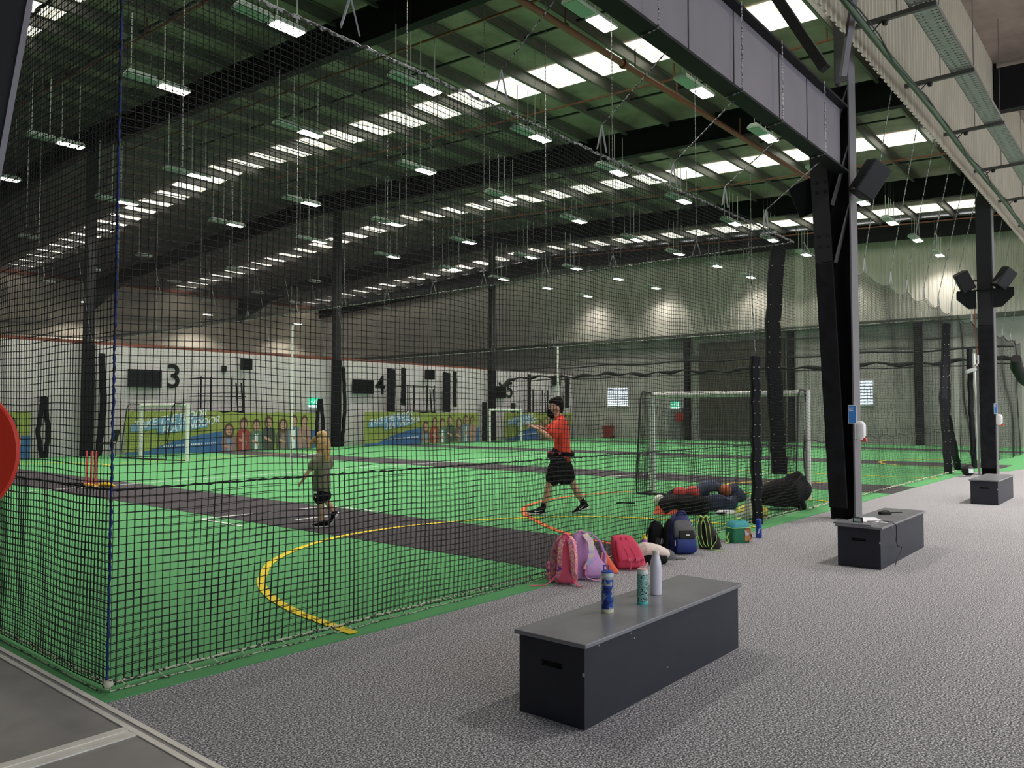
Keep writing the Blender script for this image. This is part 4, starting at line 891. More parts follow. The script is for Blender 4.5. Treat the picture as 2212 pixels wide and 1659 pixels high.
m = MB(); m.ribbon([(-.13, -.02, .12), (-.17, -.03, .06), (-.15, -.05, .02), (-.19, -.05, .006)], .035, .008, (.3, 1, 0)); m.build('loose_strap', 'lime', o)
m = MB(); m.ribbon([(.13, .03, .18), (.18, .03, .12), (.18, .0, .06), (.15, -.02, .01)], .03, .008, (0, 1, 0)); m.build('loose_strap', 'black_cloth', o)
o = thing('drink_bottle', 'upright royal blue drink bottle at the foot of the black sleeve', 'bottle', (9.31, 3.88, .0), FR)
MB().lathe([(.033, 0), (.036, .005), (.036, .17), (.033, .178), (.035, .185), (.034, .21), (.026, .228), (.01, .234)], 24).build('bottle_body', 'blue_bottle', o, smooth=True)
m = MB()
for k in range(3): m.prism([(-.026+k*.006, -.0362, .055+k*.022), (-.002+k*.006, -.038, .072+k*.022), (-.002+k*.006, -.038, .080+k*.022), (-.026+k*.006, -.0362, .064+k*.022)], (0, -.002, 0))
m.build('white_mark', 'white_print', o)

# ================================================================== SPORTS GEAR ON THE TURF
def goal(p, q, h, d, r, label, netm='net_far', cell=.09, nr=.003):
    """white frame from post p to post q; the net box reaches d behind it"""
    o = thing('goal', label, 'goal', (*p, .008)); u = Vector((q[0]-p[0], q[1]-p[1], 0)); L = u.length; u.normalize(); v = Vector((d[0], d[1], 0))
    for a in (Vector(), u*L):
        MB().tube([a, a+Vector((0, 0, h))], r, 12).build('post', 'goal_white', o, smooth=True)
    MB().tube([(0, 0, h-r), u*L+Vector((0, 0, h-r))], r*.95, 12).build('crossbar', 'goal_white', o, smooth=True)
    for a in (Vector(), u*L):
        m = MB(); m.tube([a+Vector((0, 0, .02)), a+v+Vector((0, 0, .02)), a+v*1.0+Vector((0, 0, .3)), a+v*.75+Vector((0, 0, h*.93)), a+v*.6+Vector((0, 0, h)), a+Vector((0, 0, h-.02))], r*.28, 8); m.build('side_frame', 'dark_steel', o, smooth=True)
    m = MB(); m.tube([v+Vector((0, 0, .02)), v+u*L+Vector((0, 0, .02))], r*.5, 8); m.build('ground_bar', 'dark_steel', o)
    g = []
    nu = int(L/cell)+1; hs = np.linspace(0.03, h-.03, int(h/cell)+1)
    g = np.array([[list(u*(L*i/(nu-1))+v*((1.0-.3*(z/h)**2)+.06*math.sin(i*.5+z*3))+Vector((0, 0, z))) for z in hs] for i in range(nu)])
    net('goal_net', g, tuple(u), (0, 0, 1), tuple(v.normalized()), nr, netm, o)
    for a in (Vector(), u*L):
        g = np.array([[list(a+v*((1-.3*(z/h)**2)*f)+Vector((0, 0, z))) for z in hs] for f in np.linspace(0, 1, int(v.length/cell)+2)])
        net('side_net', g, tuple(v.normalized()), (0, 0, 1), tuple(u), nr, netm, o)
    return o
go = goal((13.44, 7.71), (13.98, 4.92), 1.92, (-.62, -.02), .055, 'large white framed goal with dark net standing behind the ball bags', cell=.05, nr=.0032)
m = MB(); u = Vector((.54, -2.79, 0)).normalized()
m.tube([u*2.86+Vector((-.05, .02, 1.85)), u*2.83+Vector((-.02, .01, 1.3)), u*2.8+Vector((-.08, 0, .8)), u*2.84+Vector((-.1, 0, .25)), u*2.75+Vector((-.15, 0, .05)), u*2.9+Vector((-.2, 0, .06))], .014, 6); m.build('tie_cord', 'net', go)
goal((12.65, 24.1), (12.28, 26.5), 1.85, (-.28, .8), .06, 'small white goal in front of the left banner under scoreboard three')
goal((31.42, 27.84), (33.19, 27.12), 1.79, (.15, .5), .06, 'farthest small white goal in front of the wall column under scoreboard five')
# wicket
o = thing('wicket', 'three pink red cricket stumps on a yellow spring base', 'wicket', (7.02, 17.35, .008), 0)
for k in (-1, 0, 1):
    MB().lathe([(.022, .03), (.022, .70), (.012, .73)], 10, (-k*.02, k*.19, 0)).build('stump', 'stump', o, smooth=True)
m = MB(); m.box(-.05, .05, -.3, .3, .0, .035); m.build('base', 'yellow_plastic', o)
m = MB(); m.limb([(.05, -.3, .04), (.10, -.55, .05), (.15, -.75, .03)], [.04, .055, .02], 10); m.build('base_arm', 'yellow_plastic', o, smooth=True)
m = MB(); m.limb([(-.05, .3, .03), (-.2, .62, .03)], [.03, .03], 8); m.build('base_foot', 'black_plastic', o)
m = MB(); m.ribbon([(-.3, .7, .03), (-.38, .78, .05), (-.3, .5, .01), (-.1, .1, .004), (0, -.3, .004)], .03, .006, (1, .3, 0)); m.build('base_strip', 'yellow_plastic', o)
# balls, cones, kit bags
o = tag(MB().ball((0, 0, .105), .105, 24).build('ball', 'white_ball', smooth=True), 'white ball on the turf beside the left goal post', 'ball', None, (11.2, 6.30, .008))
for (x, y), rz_, lab in (((10.55, 5.92), 0, 'orange marker cone lying left of the black ball bag'), ((10.58, 5.72), .4, 'bigger orange marker cone tipped at the corner of the black ball bag')):
    m = MB(); m.lathe([(.11, 0), (.115, .006), (.10, .02), (.07, .085), (.045, .12), (.035, .12)], 20); tag(m.build('marker_cone', 'cone', smooth=True), lab, 'cone', None, (x, y, .008), rz_)
o = thing('ball_bag', 'open black kit bag holding two red balls', 'bag', (10.80, 5.66, .008), FR+.1); o.scale = (.88, .88, .95)
m = MB(); m.limb([(-.34, .0, .14), (-.1, 0, .16), (.2, -.02, .15), (.38, -.02, .13)], [(.16, .13), (.24, .16), (.25, .155), (.17, .13)], 16, (0, 1, 0)); m.limb([(-.32, 0, .2), (-.2, .1, .32), (-.08, .16, .36)], [.07, .05, .04], 10)
m.limb([(-.3, -.1, .1), (.3, -.15, .08)], [.1, .1], 10); m.fuse('bag_body', 'black_bag', o, .02, 4)
m = MB(); m.ribbon([(-.3, -.2, .2), (0, -.29, .16), (.3, -.28, .2)], .04, .01, (0, 0, 1)); m.build('carry_strap', 'black_cloth', o)
for i, (dx, dz, lab) in enumerate(((-.06, .30, 'left one of two red balls resting in the open black kit bag'), (.13, .31, 'right one of two red balls resting in the open black kit bag'))):
    tag(MB().ball((0, 0, 0), .105, 18).build('ball', 'red_ball', smooth=True), lab, 'ball', 'red balls', (10.82+dx*.642, 5.67-dx*.767, dz+.01))
o = thing('ball_bag', 'open navy ball bag with a brown ball on top, right of the black kit bag', 'bag', (11.55, 5.52, .008), FR)
m = MB(); m.rbox([(0, 0, 0, .28, .2), (.05, 0, 0, .33, .24), (.15, 0, 0, .34, .25), (.22, 0.02, 0, .30, .22)], 24, 3); m.limb([(.12, 0, .28), (.28, 0, .3), (.4, 0, .2)], [.08, .13, .1], 12); m.limb([(-.2, .1, .25), (-.1, .12, .36), (.05, .1, .38)], [.12, .11, .09], 12)
m.fuse('bag_body', 'ball_navy', o, .02, 4)
m = MB(); m.limb([(-.3, .0, .27), (-.15, 0, .36), (.0, .02, .37), (.12, .0, .33)], [.07, .10, .09, .06], 12); m.fuse('mesh_lining', 'ball_mesh', o, .015, 3)
m = MB(); m.tube([(-.05+.28*math.cos(a)*.9, -.19+.08*math.sin(a), .22+.035*math.sin(a*3)) for a in np.linspace(math.pi, 2*math.pi, 14)], .02, 6); m.build('crumpled_rim', 'ball_mesh', o)
tag(MB().ball((0, 0, 0), .095, 18).build('ball', 'basketball', smooth=True), 'brown orange ball lying in the mouth of the navy bag', 'ball', None, (11.57, 5.35, .32))
o = thing('folded_bib', 'white striped cloth lying flat in front of the navy ball bag', 'cloth', (11.20, 5.05, .008), FR)
MB().rbox([(0, 0, 0, .27, .10), (.03, 0, 0, .26, .10), (.055, -.02, 0, .22, .07)], 20, 3).build('cloth', 'paper', o, smooth=True)
m = MB(); m.limb([(.1, .1, .05), (.3, .04, .06), (.36, -.02, .03)], [.03, .03, .02], 8); m.limb([(-.27, -.08, .02), (.3, -.09, .02)], [.012, .012], 6); m.build('dark_edge', 'black_cloth', o, smooth=True)
o = thing('plastic_bag', 'crumpled see-through bag left of the narrow black sleeve', 'bag', (10.68, 4.64, .008), FR)
m = MB(); m.limb([(-.12, 0, .05), (.04, 0, .08), (.06, .02, .28)], [.05, .08, .05], 10); m.limb([(.05, 0, .1), (.1, 0, .3)], [.06, .03], 8); m.fuse('bag_film', 'clear_plastic', o, .012, 3)
o = thing('plastic_bag', 'yellow and orange plastic bag right of the narrow black sleeve', 'bag', (10.98, 4.66, .008), FR)
m = MB(); m.limb([(-.18, 0, .08), (0, 0, .12), (.16, 0, .08)], [(.1, .08), (.13, .12), (.08, .08)], 14, (0, 1, 0)); m.limb([(-.15, -.05, .08), (.05, -.08, .07)], [.07, .06], 10); m.fuse('bag_film', 'yellow_bag', o, .012, 3)
o = thing('kit_bag', 'big slouched black kit bag under the wide black sleeve', 'bag', (12.30, 4.72, .008), FR); o.scale = (.86, .86, .9)
m = MB(); m.limb([(-.42, 0, .22), (-.15, 0, .27), (.15, 0, .30), (.36, .02, .34)], [(.15, .15), (.25, .24), (.27, .27), (.17, .2)], 18, (0, 1, 0)); m.limb([(.1, 0, .45), (.3, 0, .58), (.38, .03, .5)], [.14, .1, .07], 12); m.limb([(.25, -.05, .2), (.32, -.08, .03)], [.12, .08], 10)
m.fuse('bag_body', 'black_bag', o, .022, 3)
m = MB(); m.ribbon([(-.4, -.17, .14), (-.2, -.27, .24), (.05, -.28, .40), (.28, -.16, .60)], .045, .012, (.5, 0, .8)); m.ribbon([(.2, -.25, .12), (.24, -.22, .05), (.22, -.24, .004)], .035, .01, (1, 0, 0)); m.build('carry_strap', 'dark_bag', o)
m = MB(); m.limb([(-.1, 0, .01), (.0, .02, .015), (.12, -.02, .01), (.2, .01, .01)], [.012, .012, .012, .01], 6); tag(m.build('fallen_strap', 'black_cloth'), 'short black strap lying on the turf left of the white ball', 'strap', None, (11.3, 7.05, .012), FR)
o = thing('helmet', 'small dark round helmet on the carpet at the foot of the straight column', 'helmet', (21.6, 3.78, .0), FR)
MB().ball((0, 0, .15), .14, 14).build('ball_shell', 'black_plastic', o, smooth=True); MB().box(-.06, .05, -.145, -.1, .10, .2).build('pale_patch', 'pale_mint', o)  # pale block on the front of the shell

# ================================================================== BLOCK WALL
def on_wall(x, z, y=YW): return (x, y, z)
for i, (x0, x1, z0, z1) in enumerate(((13.32, 14.6, 2.52, 3.2), (23.85, 25.15, 2.5, 3.17), (34.0, 35.15, 2.45, 3.12))):
    o = thing('scoreboard_screen', 'black wall screen left of the big numeral %s' % ['three', 'four', 'five'][i], 'screen', (x0, YW-.16, z0), 0, 'wall screens')
    MB().box(0, x1-x0, 0, .07, 0, z1-z0).build('frame', 'black_plastic', o, bevel=.01)
    MB().box(.03, x1-x0-.03, -.004, 0, .03, z1-z0-.03).build('panel', 'screen', o)
    MB().box(.3, x1-x0-.3, .07, .16, .15, z1-z0-.15).build('wall_mount', 'dark_steel', o)
for i, (ch, x, z) in enumerate((('3', 14.80, 2.55), ('4', 25.33, 2.52), ('5', 35.28, 2.5))):
    m = MB(); m.text(ch, 1.32, (0, 0, 0), (1, 0, 0), (0, 0, 1), .012, .012)
    tag(m.build('wall_number', 'black_plastic'), 'big black numeral %s on the white block wall' % ['three', 'four', 'five'][i], 'numeral', 'court numerals', (x, YW-.02, z))
for i, (x, z, w_, h_) in enumerate(((18.1, 3.6, .42, .5), (28.75, 3.57, .5, .52), (39.8, 3.57, .55, .54))):
    o = thing('loudspeaker', 'black loudspeaker near the top of the block wall, right of numeral %s' % ['three', 'four', 'five'][i], 'loudspeaker', (x, YW-.35, z), 0, 'block wall loudspeakers')
    MB().box(-w_/2, w_/2, -.12, .15, -h_/2, h_/2).build('cabinet', 'black_plastic', o, bevel=.02); MB().box(-w_/2+.03, w_/2-.03, -.128, -.12, -h_/2+.03, h_/2-.03).build('grille', 'screen', o); MB().box(-.05, .05, .15, .35, -.05, .05).build('wall_mount', 'dark_steel', o)
for i, (x, z) in enumerate(((17.25, 3.38), (30.95, 3.33))):
    tag(MB().box(-.09, .09, -.12, 0, -.13, .13).build('wall_box', 'black_plastic', bevel=.01), ['small black box on the wall beside the loudspeaker right of numeral three', 'small black box on the wall right of the wide hanging sleeves'][i], 'box', None, (x, YW, z))
for i, x0 in enumerate((15.72, 26.6, 36.2)):
    o = thing('viewing_platform', 'black steel umpire platform with ladder on the wall right of numeral %s' % ['three', 'four', 'five'][i], 'platform', (x0, YW-.95, 0), 0, 'umpire platforms')
    MB().box(0, 1.95, -.02, .9, 1.56, 1.64).build('deck', 'black_steel', o)
    for xx in (.03, .45, 1.5, 1.92):
        MB().box(xx-.035, xx+.035, .02, .09, .008, 1.56).build('support_leg', 'black_steel', o)
    m = MB()
    for xx in (.06, .48, 1.38, 1.9): m.box(xx-.022, xx+.022, 0, .045, 1.64, 2.98)
    m.box(-.05, 2.0, 0, .045, 2.9, 2.94); m.box(-.05, 2.0, 0, .045, 2.2, 2.24); m.box(.06, .1, 0, .9, 2.9, 2.94); m.box(.06, .1, 0, .9, 2.2, 2.24); m.build('guard_rail', 'black_steel', o)
    m = MB(); m.bar((1.52, -.05, 2.78), (1.72, -.12, .01), .05); m.bar((1.75, -.05, 2.78), (1.95, -.12, .01), .05)
    for k in range(8): t_ = (k+.5)/8; m.bar((1.54+.19*t_, -.05-.07*t_, 2.6-2.5*t_), (1.75+.19*t_, -.05-.07*t_, 2.6-2.5*t_), .025)
    m.build('ladder', 'black_steel', o)
    m = MB(); m.bar((.48, .06, 1.5), (.8, .06, 1.1), .03); m.bar((1.48, .06, 1.5), (1.15, .06, 1.1), .03); m.build('knee_brace', 'black_steel', o)
def banner(x0, x1, label, part=False):
    o = thing('vinyl_banner', label, 'banner', (x0, YW-1.17, .03), 0, 'banners hung along the block wall'); L = x1-x0; H = 1.58
    m = MB(); n = int(L/.18); top = [(L*i/n, .03*math.sin(i*.7)*.4, H-.06*abs(math.sin(math.pi*(L*i/n)/1.05))*(1 if L*i/n > L*.45 else 0)) for i in range(n+1)]; bot = [(L*i/n, .02*math.sin(i*.9), 0) for i in range(n+1)]
    vs = top+bot; m._add(vs, [(i, i+1, n+2+i, n+1+i) for i in range(n)]); m._add([(x, y+.012, z) for x, y, z in vs], [(i+1, i, n+1+i, n+2+i) for i in range(n)])
    m.build('banner_cloth', 'ban_green', o)
    y = -.035; W = 9.0 if part else L; X = lambda f: f*W-(W-L if part else 0)
    if not part:
        MB().prism([(X(.0), y, 0), (X(.46), y, 0), (X(.46), y, .80), (X(.34), y, .68), (X(.20), y, .42), (X(.10), y, .12), (0, y, .10)], (0, -.004, 0)).build('blue_wave', 'ban_blue', o)
        MB().prism([(X(.02), y-.002, .82), (X(.36), y-.002, 1.16), (X(.36), y-.002, 1.44), (X(.25), y-.002, 1.50), (X(.02), y-.002, 1.08)], (0, -.004, 0)).build('light_panel', 'ban_light', o)
        MB().prism([(X(.14), y-.003, .72), (X(.385), y-.003, .98), (X(.39), y-.003, 1.22), (X(.14), y-.003, .96)], (0, -.004, 0)).build('light_panel', 'ban_light', o)
        s = L/8.4
        for tx, fx, z in (('TAKE THE FLOOR', .03, .92), ('PLAY INDOOR', .16, .74)):
            m = MB(); m.text(tx, .37*s, (X(fx), y-.010, z), (1, 0, .17), (.22*1, 0, 1.2), .002, .006); m.build('lettering', 'ban_white', o)
        m = MB()
        for k in range(26):
            if k % 7 != 5: m.box(X(.17)+k*.085*s, X(.17)+k*.085*s+.05*s, y-.008, y-.004, .25+.003*k, .31+.003*k)
        m.build('small_print', 'ban_white', o)
    m = MB(); m.prism([(X(.83) if not part else 0, y, 0), (L, y, 0), (L, y, .78), (X(.83) if not part else 0, y, .70)], (0, -.003, 0)); m.build('blue_wave', 'ban_blue', o)
    # printed crowd of children and adults
    F = [(.495, 1.05, 0, True), (.575, 1.26, 1, False), (.645, 1.20, 2, False), (.715, 1.32, 3, False), (.80, 1.22, 4, True), (.865, 1.36, 5, False), (.93, 1.34, 6, False)]
    for i, (fx, hh, c, long_) in enumerate(F):
        cx = X(fx)
        if cx < .25: continue
        yy = y-.008-.005*i; k = W/8.4; hw = .25*k
        m = MB(); m.prism([(cx-hw*1.1, yy, .02), (cx+hw*1.1, yy, .02), (cx+hw*1.3, yy, hh-.75), (cx+hw*1.22, yy, hh-.52), (cx+hw*.9, yy, hh-.43), (cx+.08, yy, hh-.38), (cx-.08, yy, hh-.38), (cx-hw*.9, yy, hh-.43), (cx-hw*1.25, yy, hh-.54), (cx-hw*1.3, yy, hh-.8)], (0, -.002, 0)); m.build('printed_figure', 'ban_cl%d' % c, o)
        ov = lambda x0, r1, r2, z0, yq: [(x0+r1*math.cos(a), yq, z0+r2*math.sin(a)) for a in np.linspace(0, 2*math.pi, 18, endpoint=False)]
        m = MB(); m.prism(ov(cx, .18*k*(1.25 if long_ else 1), .25 if not long_ else .33, hh-.16-(.09 if long_ else 0), yy-.002), (0, -.002, 0)); hr = m.build('printed_hair', 'ban_hair', o)
        m = MB(); m.prism(ov(cx, .14*k, .19, hh-.22, yy-.005), (0, -.002, 0)); m.build('printed_skin', 'ban_skin', o); m = MB(); m.prism([(cx-hw*.9, yy-.005, hh-.85), (cx+hw*.5, yy-.005, hh-1.0), (cx+hw*.55, yy-.005, hh-.90), (cx-hw*.85, yy-.005, hh-.74)], (0, -.002, 0)); m.build('printed_arm', 'ban_skin', o)
        m = MB(); m.prism(ov(cx-.05*k, .018*k, .014, hh-.19, yy-.008), (0, -.001, 0)); m.prism(ov(cx+.05*k, .018*k, .014, hh-.19, yy-.008), (0, -.001, 0)); m.prism(ov(cx, .045*k, .016, hh-.31, yy-.008), (0, -.001, 0)); m.build('printed_face', 'ban_hair', o)
        m = MB(); m.prism([(cx-hw*.35, yy-.004, .03), (cx+hw*.3, yy-.004, .03), (cx+hw*.28, yy-.004, hh-.5), (cx, yy-.004, hh-.58), (cx-hw*.3, yy-.004, hh-.5)], (0, -.0008, 0)); m.build('printed_shirt', ['ban_light', 'ban_skin', 'ban_white', 'ban_hair', 'ban_cl0', 'ban_white', 'ban_cl0'][i], o)
banner(12.8, 20.95, 'long lime and blue printed banner below scoreboard three')
banner(23.75, 31.6, 'long lime and blue printed banner below scoreboard four')
banner(33.8, 40.4, 'shorter lime and blue printed banner behind the man in orange red')
banner(5.3, 9.72, 'lime printed banner at the left edge behind the red round sign', True)
def exit_sign(loc, rz, label):
    o = thing('exit_sign', label, 'sign', loc, rz, 'green exit signs')
    MB().box(-.28, .28, -.05, .05, -.15, .17).build('light_box', 'exit_green', o); m = MB()
    y = -.056
    m.prism([(-.05, y, -.02), (.0, y, .03), (.03, y, .0), (.07, y, .03), (.05, y, .05), (.01, y, .07), (-.04, y, .05)], (0, -.003, 0)); m.prism([(.0, y, -.01), (.04, y, -.05), (.02, y, -.10), (.04, y, -.10), (.07, y, -.05), (.03, y, .0)], (0, -.003, 0)); m.prism([(-.03, y, -.01), (-.05, y, -.05), (-.10, y, -.06), (-.10, y, -.04), (-.06, y, -.03), (-.04, y, .01)], (0, -.003, 0))
    m.ball((.035, y, .085), .022, 8); m.prism([(-.25, y, .0), (-.19, y, .05), (-.19, y, .015), (-.12, y, .015), (-.12, y, -.015), (-.19, y, -.015), (-.19, y, -.05)], (0, -.003, 0)); m.box(.12, .24, y-.003, y, -.1, .1); m.build('running_man', 'exit_white', o)
    MB().box(-.28, .28, -.04, .04, -.24, -.15).build('glow_strip', 'exit_white', o)
exit_sign((21.75, YW-.05, 2.07), 0, 'green exit sign above the black sleeves on the block wall')
exit_sign((XB-.05, 22.48, 2.08), -math.pi/2, 'green exit sign over the grey door in the end wall')
# chair by the block wall
o = thing('chair', 'dark plastic chair facing left in front of the block wall', 'chair', (12.15, 28.75, .008), FR)
MB().rbox([(.44, 0, 0, .24, .22), (.46, 0, 0, .25, .23), (.475, 0, 0, .24, .22)], 16, 5).build('seat', 'black_plastic', o)
MB().hexa([(.20, -.22, .55), (.23, -.22, .55), (.23, .22, .55), (.20, .22, .55)], [(.33, -.2, .95), (.36, -.2, .95), (.36, .2, .95), (.33, .2, .95)]).build('backrest', 'black_plastic', o)
for sx in (-.2, .2):
    for sy in (-.19, .19): MB().tube([(sx, sy, 0), (sx*.95, sy, .44)], .014, 6).build('leg', 'dark_steel', o)
m = MB(); m.tube([(.2, -.19, .45), (.25, -.2, .6)], .014, 6); m.tube([(.2, .19, .45), (.25, .2, .6)], .014, 6); m.build('back_frame', 'dark_steel', o)

# ================================================================== END WALL
k = 9
for i, (y0, y1, z0, z1) in enumerate(((25.7, 27.2, 1.99, 3.16), (11.45, 12.95, 1.96, 3.22))):
    o = thing('louvre_window', ['bright louvred window above the red bin', 'bright louvred window just right of the tapered column'][i], 'window', (XB-.02, y0, z0)); h = z1-z0; w_ = y1-y0
    m = MB(); m.box(-.05, .0, -.05, 0, -.05, h+.05); m.box(-.05, .0, w_, w_+.05, -.05, h+.05); m.box(-.05, 0, 0, w_, -.05, 0); m.box(-.05, 0, 0, w_, h, h+.05); m.box(-.05, 0, w_*.47, w_*.53, 0, h); m.build('window_frame', 'white_wall', o)
    for q in range(8): MB().box(-.03, -.012, 0, w_*.47, q*h/8+.035, (q+1)*h/8-.02).build('louvre_blade', 'daylit', o); MB().box(-.03, -.012, w_*.53, w_, q*h/8+.035, (q+1)*h/8-.02).build('louvre_blade', 'daylit', o)
    MB().box(-.008, 0, 0, w_, 0, h).build('fly_screen', 'door_grey', o)
o = struct('door_1', MB().box(XB-.12, XB-.02, 15.9, 20.9, .12, 5.6), 'door_brown')
m = MB()
for q in range(52): m.box(XB-.145, XB-.12, 15.9, 20.9, .14+q*.105, .14+q*.105+.07)
m.build('door_slats', 'door_brown', None); bpy.data.objects['door_slats'].parent = o
m = MB()
for q in range(5): m.box(XB-.15, XB-.146, 15.95, 20.85, .02+q*.15, .06+q*.15)
q_ = m.build('bottom_vents', 'galv', o)
o = struct('door_2', MB().box(XB-.08, XB, 22.0, 22.95, .01, 1.85), 'door_grey')
for i, (y, w_) in enumerate(((21.58, .3), (15.5, .3), (9.3, .34))):
    c = thing('wall_column', 'dark steel column on the end wall, %s' % ['beside the grey door and red hose reel', 'right of the roller shutter', 'between window and straight column'][i], 'column', (XB-.25, y, 0))
    m = MB(); m.box(-.15, -.135, -w_/2, w_/2, .008, 5.94); m.box(.135, .15, -w_/2, w_/2, .008, 5.94); m.box(-.135, .135, -.01, .01, .008, 5.94); m.build('shaft', 'black_steel', c)
o = thing('hose_reel', 'round red fire hose reel beside the grey door', 'hose reel', (XB-.55, 21.95, 1.32))
m = MB(); m.lathe([(.26, -.08), (.28, -.08), (.28, -.06), (.2, -.05), (.2, .05), (.28, .06), (.28, .08), (.26, .08)], 20); m.v = [(z, x, y) for x, y, z in m.v]; m.build('reel', 'bin_red', o); MB().box(.08, .55, -.05, .05, -.05, .05).build('wall_bracket', 'dark_steel', o)
o = thing('notice', 'small blue notice beside the red hose reel', 'notice', (XB-.12, 22.35, 1.3)); MB().box(-.02, .02, -.14, .14, -.2, .2).build('board', 'poster_blue', o)
o = thing('wheelie_bin', 'dark red wheelie bin against the end wall under the louvred window', 'bin', (XB-.5, 26.9, .008))
MB().hexa([(-.2, -.22, .04), (.2, -.22, .04), (.2, .22, .04), (-.2, .22, .04)], [(-.28, -.28, .72), (.28, -.28, .72), (.28, .28, .72), (-.28, .28, .72)]).build('bin_body', 'bin_red', o, bevel=.02); MB().box(-.31, .31, -.31, .31, .72, .77).build('lid', 'bin_red', o, bevel=.02)
for s in (-1, 1): m = MB(); m.lathe([(.08, -.02), (.08, .02)], 12); m.v = [(x+.2, z+s*.24, y+.08) for x, y, z in m.v]; m.build('wheel', 'black_plastic', o)

# ================================================================== THINGS ON THE CARPET-EDGE COLUMNS
def speaker(loc, rz, tilt, label, to=None):
    o = thing('loudspeaker', label, 'loudspeaker', loc, 0, 'loudspeakers on the columns'); o.rotation_euler = (tilt[0], tilt[1], rz)
    MB().hexa([(-.17, -.12, -.25), (.17, -.12, -.25), (.13, .14, -.25), (-.13, .14, -.25)], [(-.17, -.12, .25), (.17, -.12, .25), (.13, .14, .25), (-.13, .14, .25)]).build('cabinet', 'black_plastic', o, bevel=.015)
    MB().box(-.15, .15, -.128, -.12, -.23, .23).build('grille', 'screen', o)
    q = Matrix.LocRotScale(Vector(loc), o.rotation_euler, None).inverted() @ Vector(to)
    m = MB(); m.tube([(0, .10, 0), Vector((0, .2, 0)).lerp(q, .5), q], .02, 8); m.build('swivel_arm', 'dark_steel', o); return o
speaker((11.7, 3.20, 4.82), FR+.35, (.35, .45), 'black loudspeaker tilted out from the right side of the tapered column', (11.8, 3.45, 4.8))
speaker((11.85, 4.16, 4.75), FR-.4, (.2, -.35), 'black loudspeaker half hidden on the court side of the tapered column', (11.8, 3.97, 4.75))
speaker((22.4, 3.92, 4.83), FR-.3, (.3, -.5), 'left one of two tilted loudspeakers on the straight column', (22.6, 3.62, 4.85))
speaker((22.4, 3.06, 4.83), FR+.3, (.3, .5), 'right one of two tilted loudspeakers on the straight column', (22.6, 3.32, 4.85))
o = thing('speaker_bracket', 'winged dark steel bracket below the two loudspeakers on the straight column', 'bracket', (22.4, 3.47, 4.45))
for s in (-1, 1): MB().prism([(0, s*.18, .13), (0, s*.62, .13), (0, s*.62, -.06), (0, s*.36, -.32), (0, s*.18, -.32)], (-.02, 0, 0)).build('wing_plate', 'black_steel', o)
MB().box(-.03, .15, -.60, .60, .13, .15).build('shelf', 'black_steel', o)
def dispenser(loc, label):
    o = thing('hand_sanitiser', label, 'dispenser', loc, 0, 'hand sanitiser dispensers')
    MB().rbox([(-.06, 0, 0, .045, .04), (.0, 0, -.01, .055, .06), (.15, 0, -.01, .055, .06), (.19, 0, .0, .05, .045), (.205, 0, .01, .03, .03)], 18, 4).build('case', 'white_plastic', o, smooth=True)
    MB().hexa([(-.025, -.09, -.085), (.025, -.09, -.085), (.025, -.0, -.07), (-.025, -.0, -.07)], [(-.03, -.075, -.03), (.03, -.075, -.03), (.03, -.01, -.04), (-.03, -.01, -.04)]).build('push_lever', 'red_plastic', o)
    MB().box(-.05, .05, .04, .058, -.05, .18).build('back_plate', 'white_plastic', o)
dispenser((11.72, 3.382, 1.20), 'white hand sanitiser dispenser with red lever on the tapered column')
dispenser((22.5, 3.24, 1.30), 'white hand sanitiser dispenser on the straight column')
for i, (x, y, z, lab) in enumerate(((11.62, 3.42, 1.50, 'blue and white notice above the sanitiser on the tapered column'), (22.42, 3.285, 1.64, 'pale blue notice above the sanitiser on the straight column'))):
    o = thing('notice', lab, 'notice', (x, y, z), 0); pw = .05 if i else .09; MB().box(-.006, .0, -.02, pw, -.13, .13).build('sheet', 'paper', o); MB().box(-.009, -.0065, -.013, pw-.007, -.12, .12).build('print', 'poster_blue', o)
    m = MB()
    for q, (zz, ll) in enumerate(((.09, .8), (.07, .6), (.05, .7))): m.box(-.0115, -.0095, pw-.012-(pw-.005)*ll, pw-.012, zz-.005, zz+.005)
    m.build('print_lines', 'paper', o)
o = thing('socket_lead', 'white power lead and socket hanging on the left of the straight column', 'lead', (22.44, 3.70, 2.62))
m = MB(); m.tube([(0, 0, 2.3), (0, .0, 1.2), (0, -.02, .5), (-.02, -.05, .2), (0, .05, .05), (0, .1, -.02)], .012, 6); m.build('lead', 'rust', o); m = MB(); m.tube([(-.02, -.05, .35), (-.02, -.05, .15), (0, .05, .02)], .02, 6); m.limb([(0, .02, .0), (0, .2, -.05)], [.05, .05], 10); m.build('socket', 'white_plastic', o, smooth=True)

# red round sign at the left edge
o = thing('round_sign', 'red round sign board on a white post, cut by the left picture edge', 'sign', (.744, 2.85, .0), FR)
m = MB(); m.lathe([(.205, -.008), (.21, -.004), (.21, .004), (.205, .008)], 48); m.v = [(x, z, y+1.385) for x, y, z in m.v]; m.build('disc', 'sign_red', o)
MB().tube([(0, .03, .02), (0, .03, 1.3)], .02, 10).build('post', 'white_plastic', o, smooth=True); MB().lathe([(.18, .008), (.18, .02), (.05, .035)], 24, (0, .03, 0)).build('base', 'dark_steel', o, smooth=True)

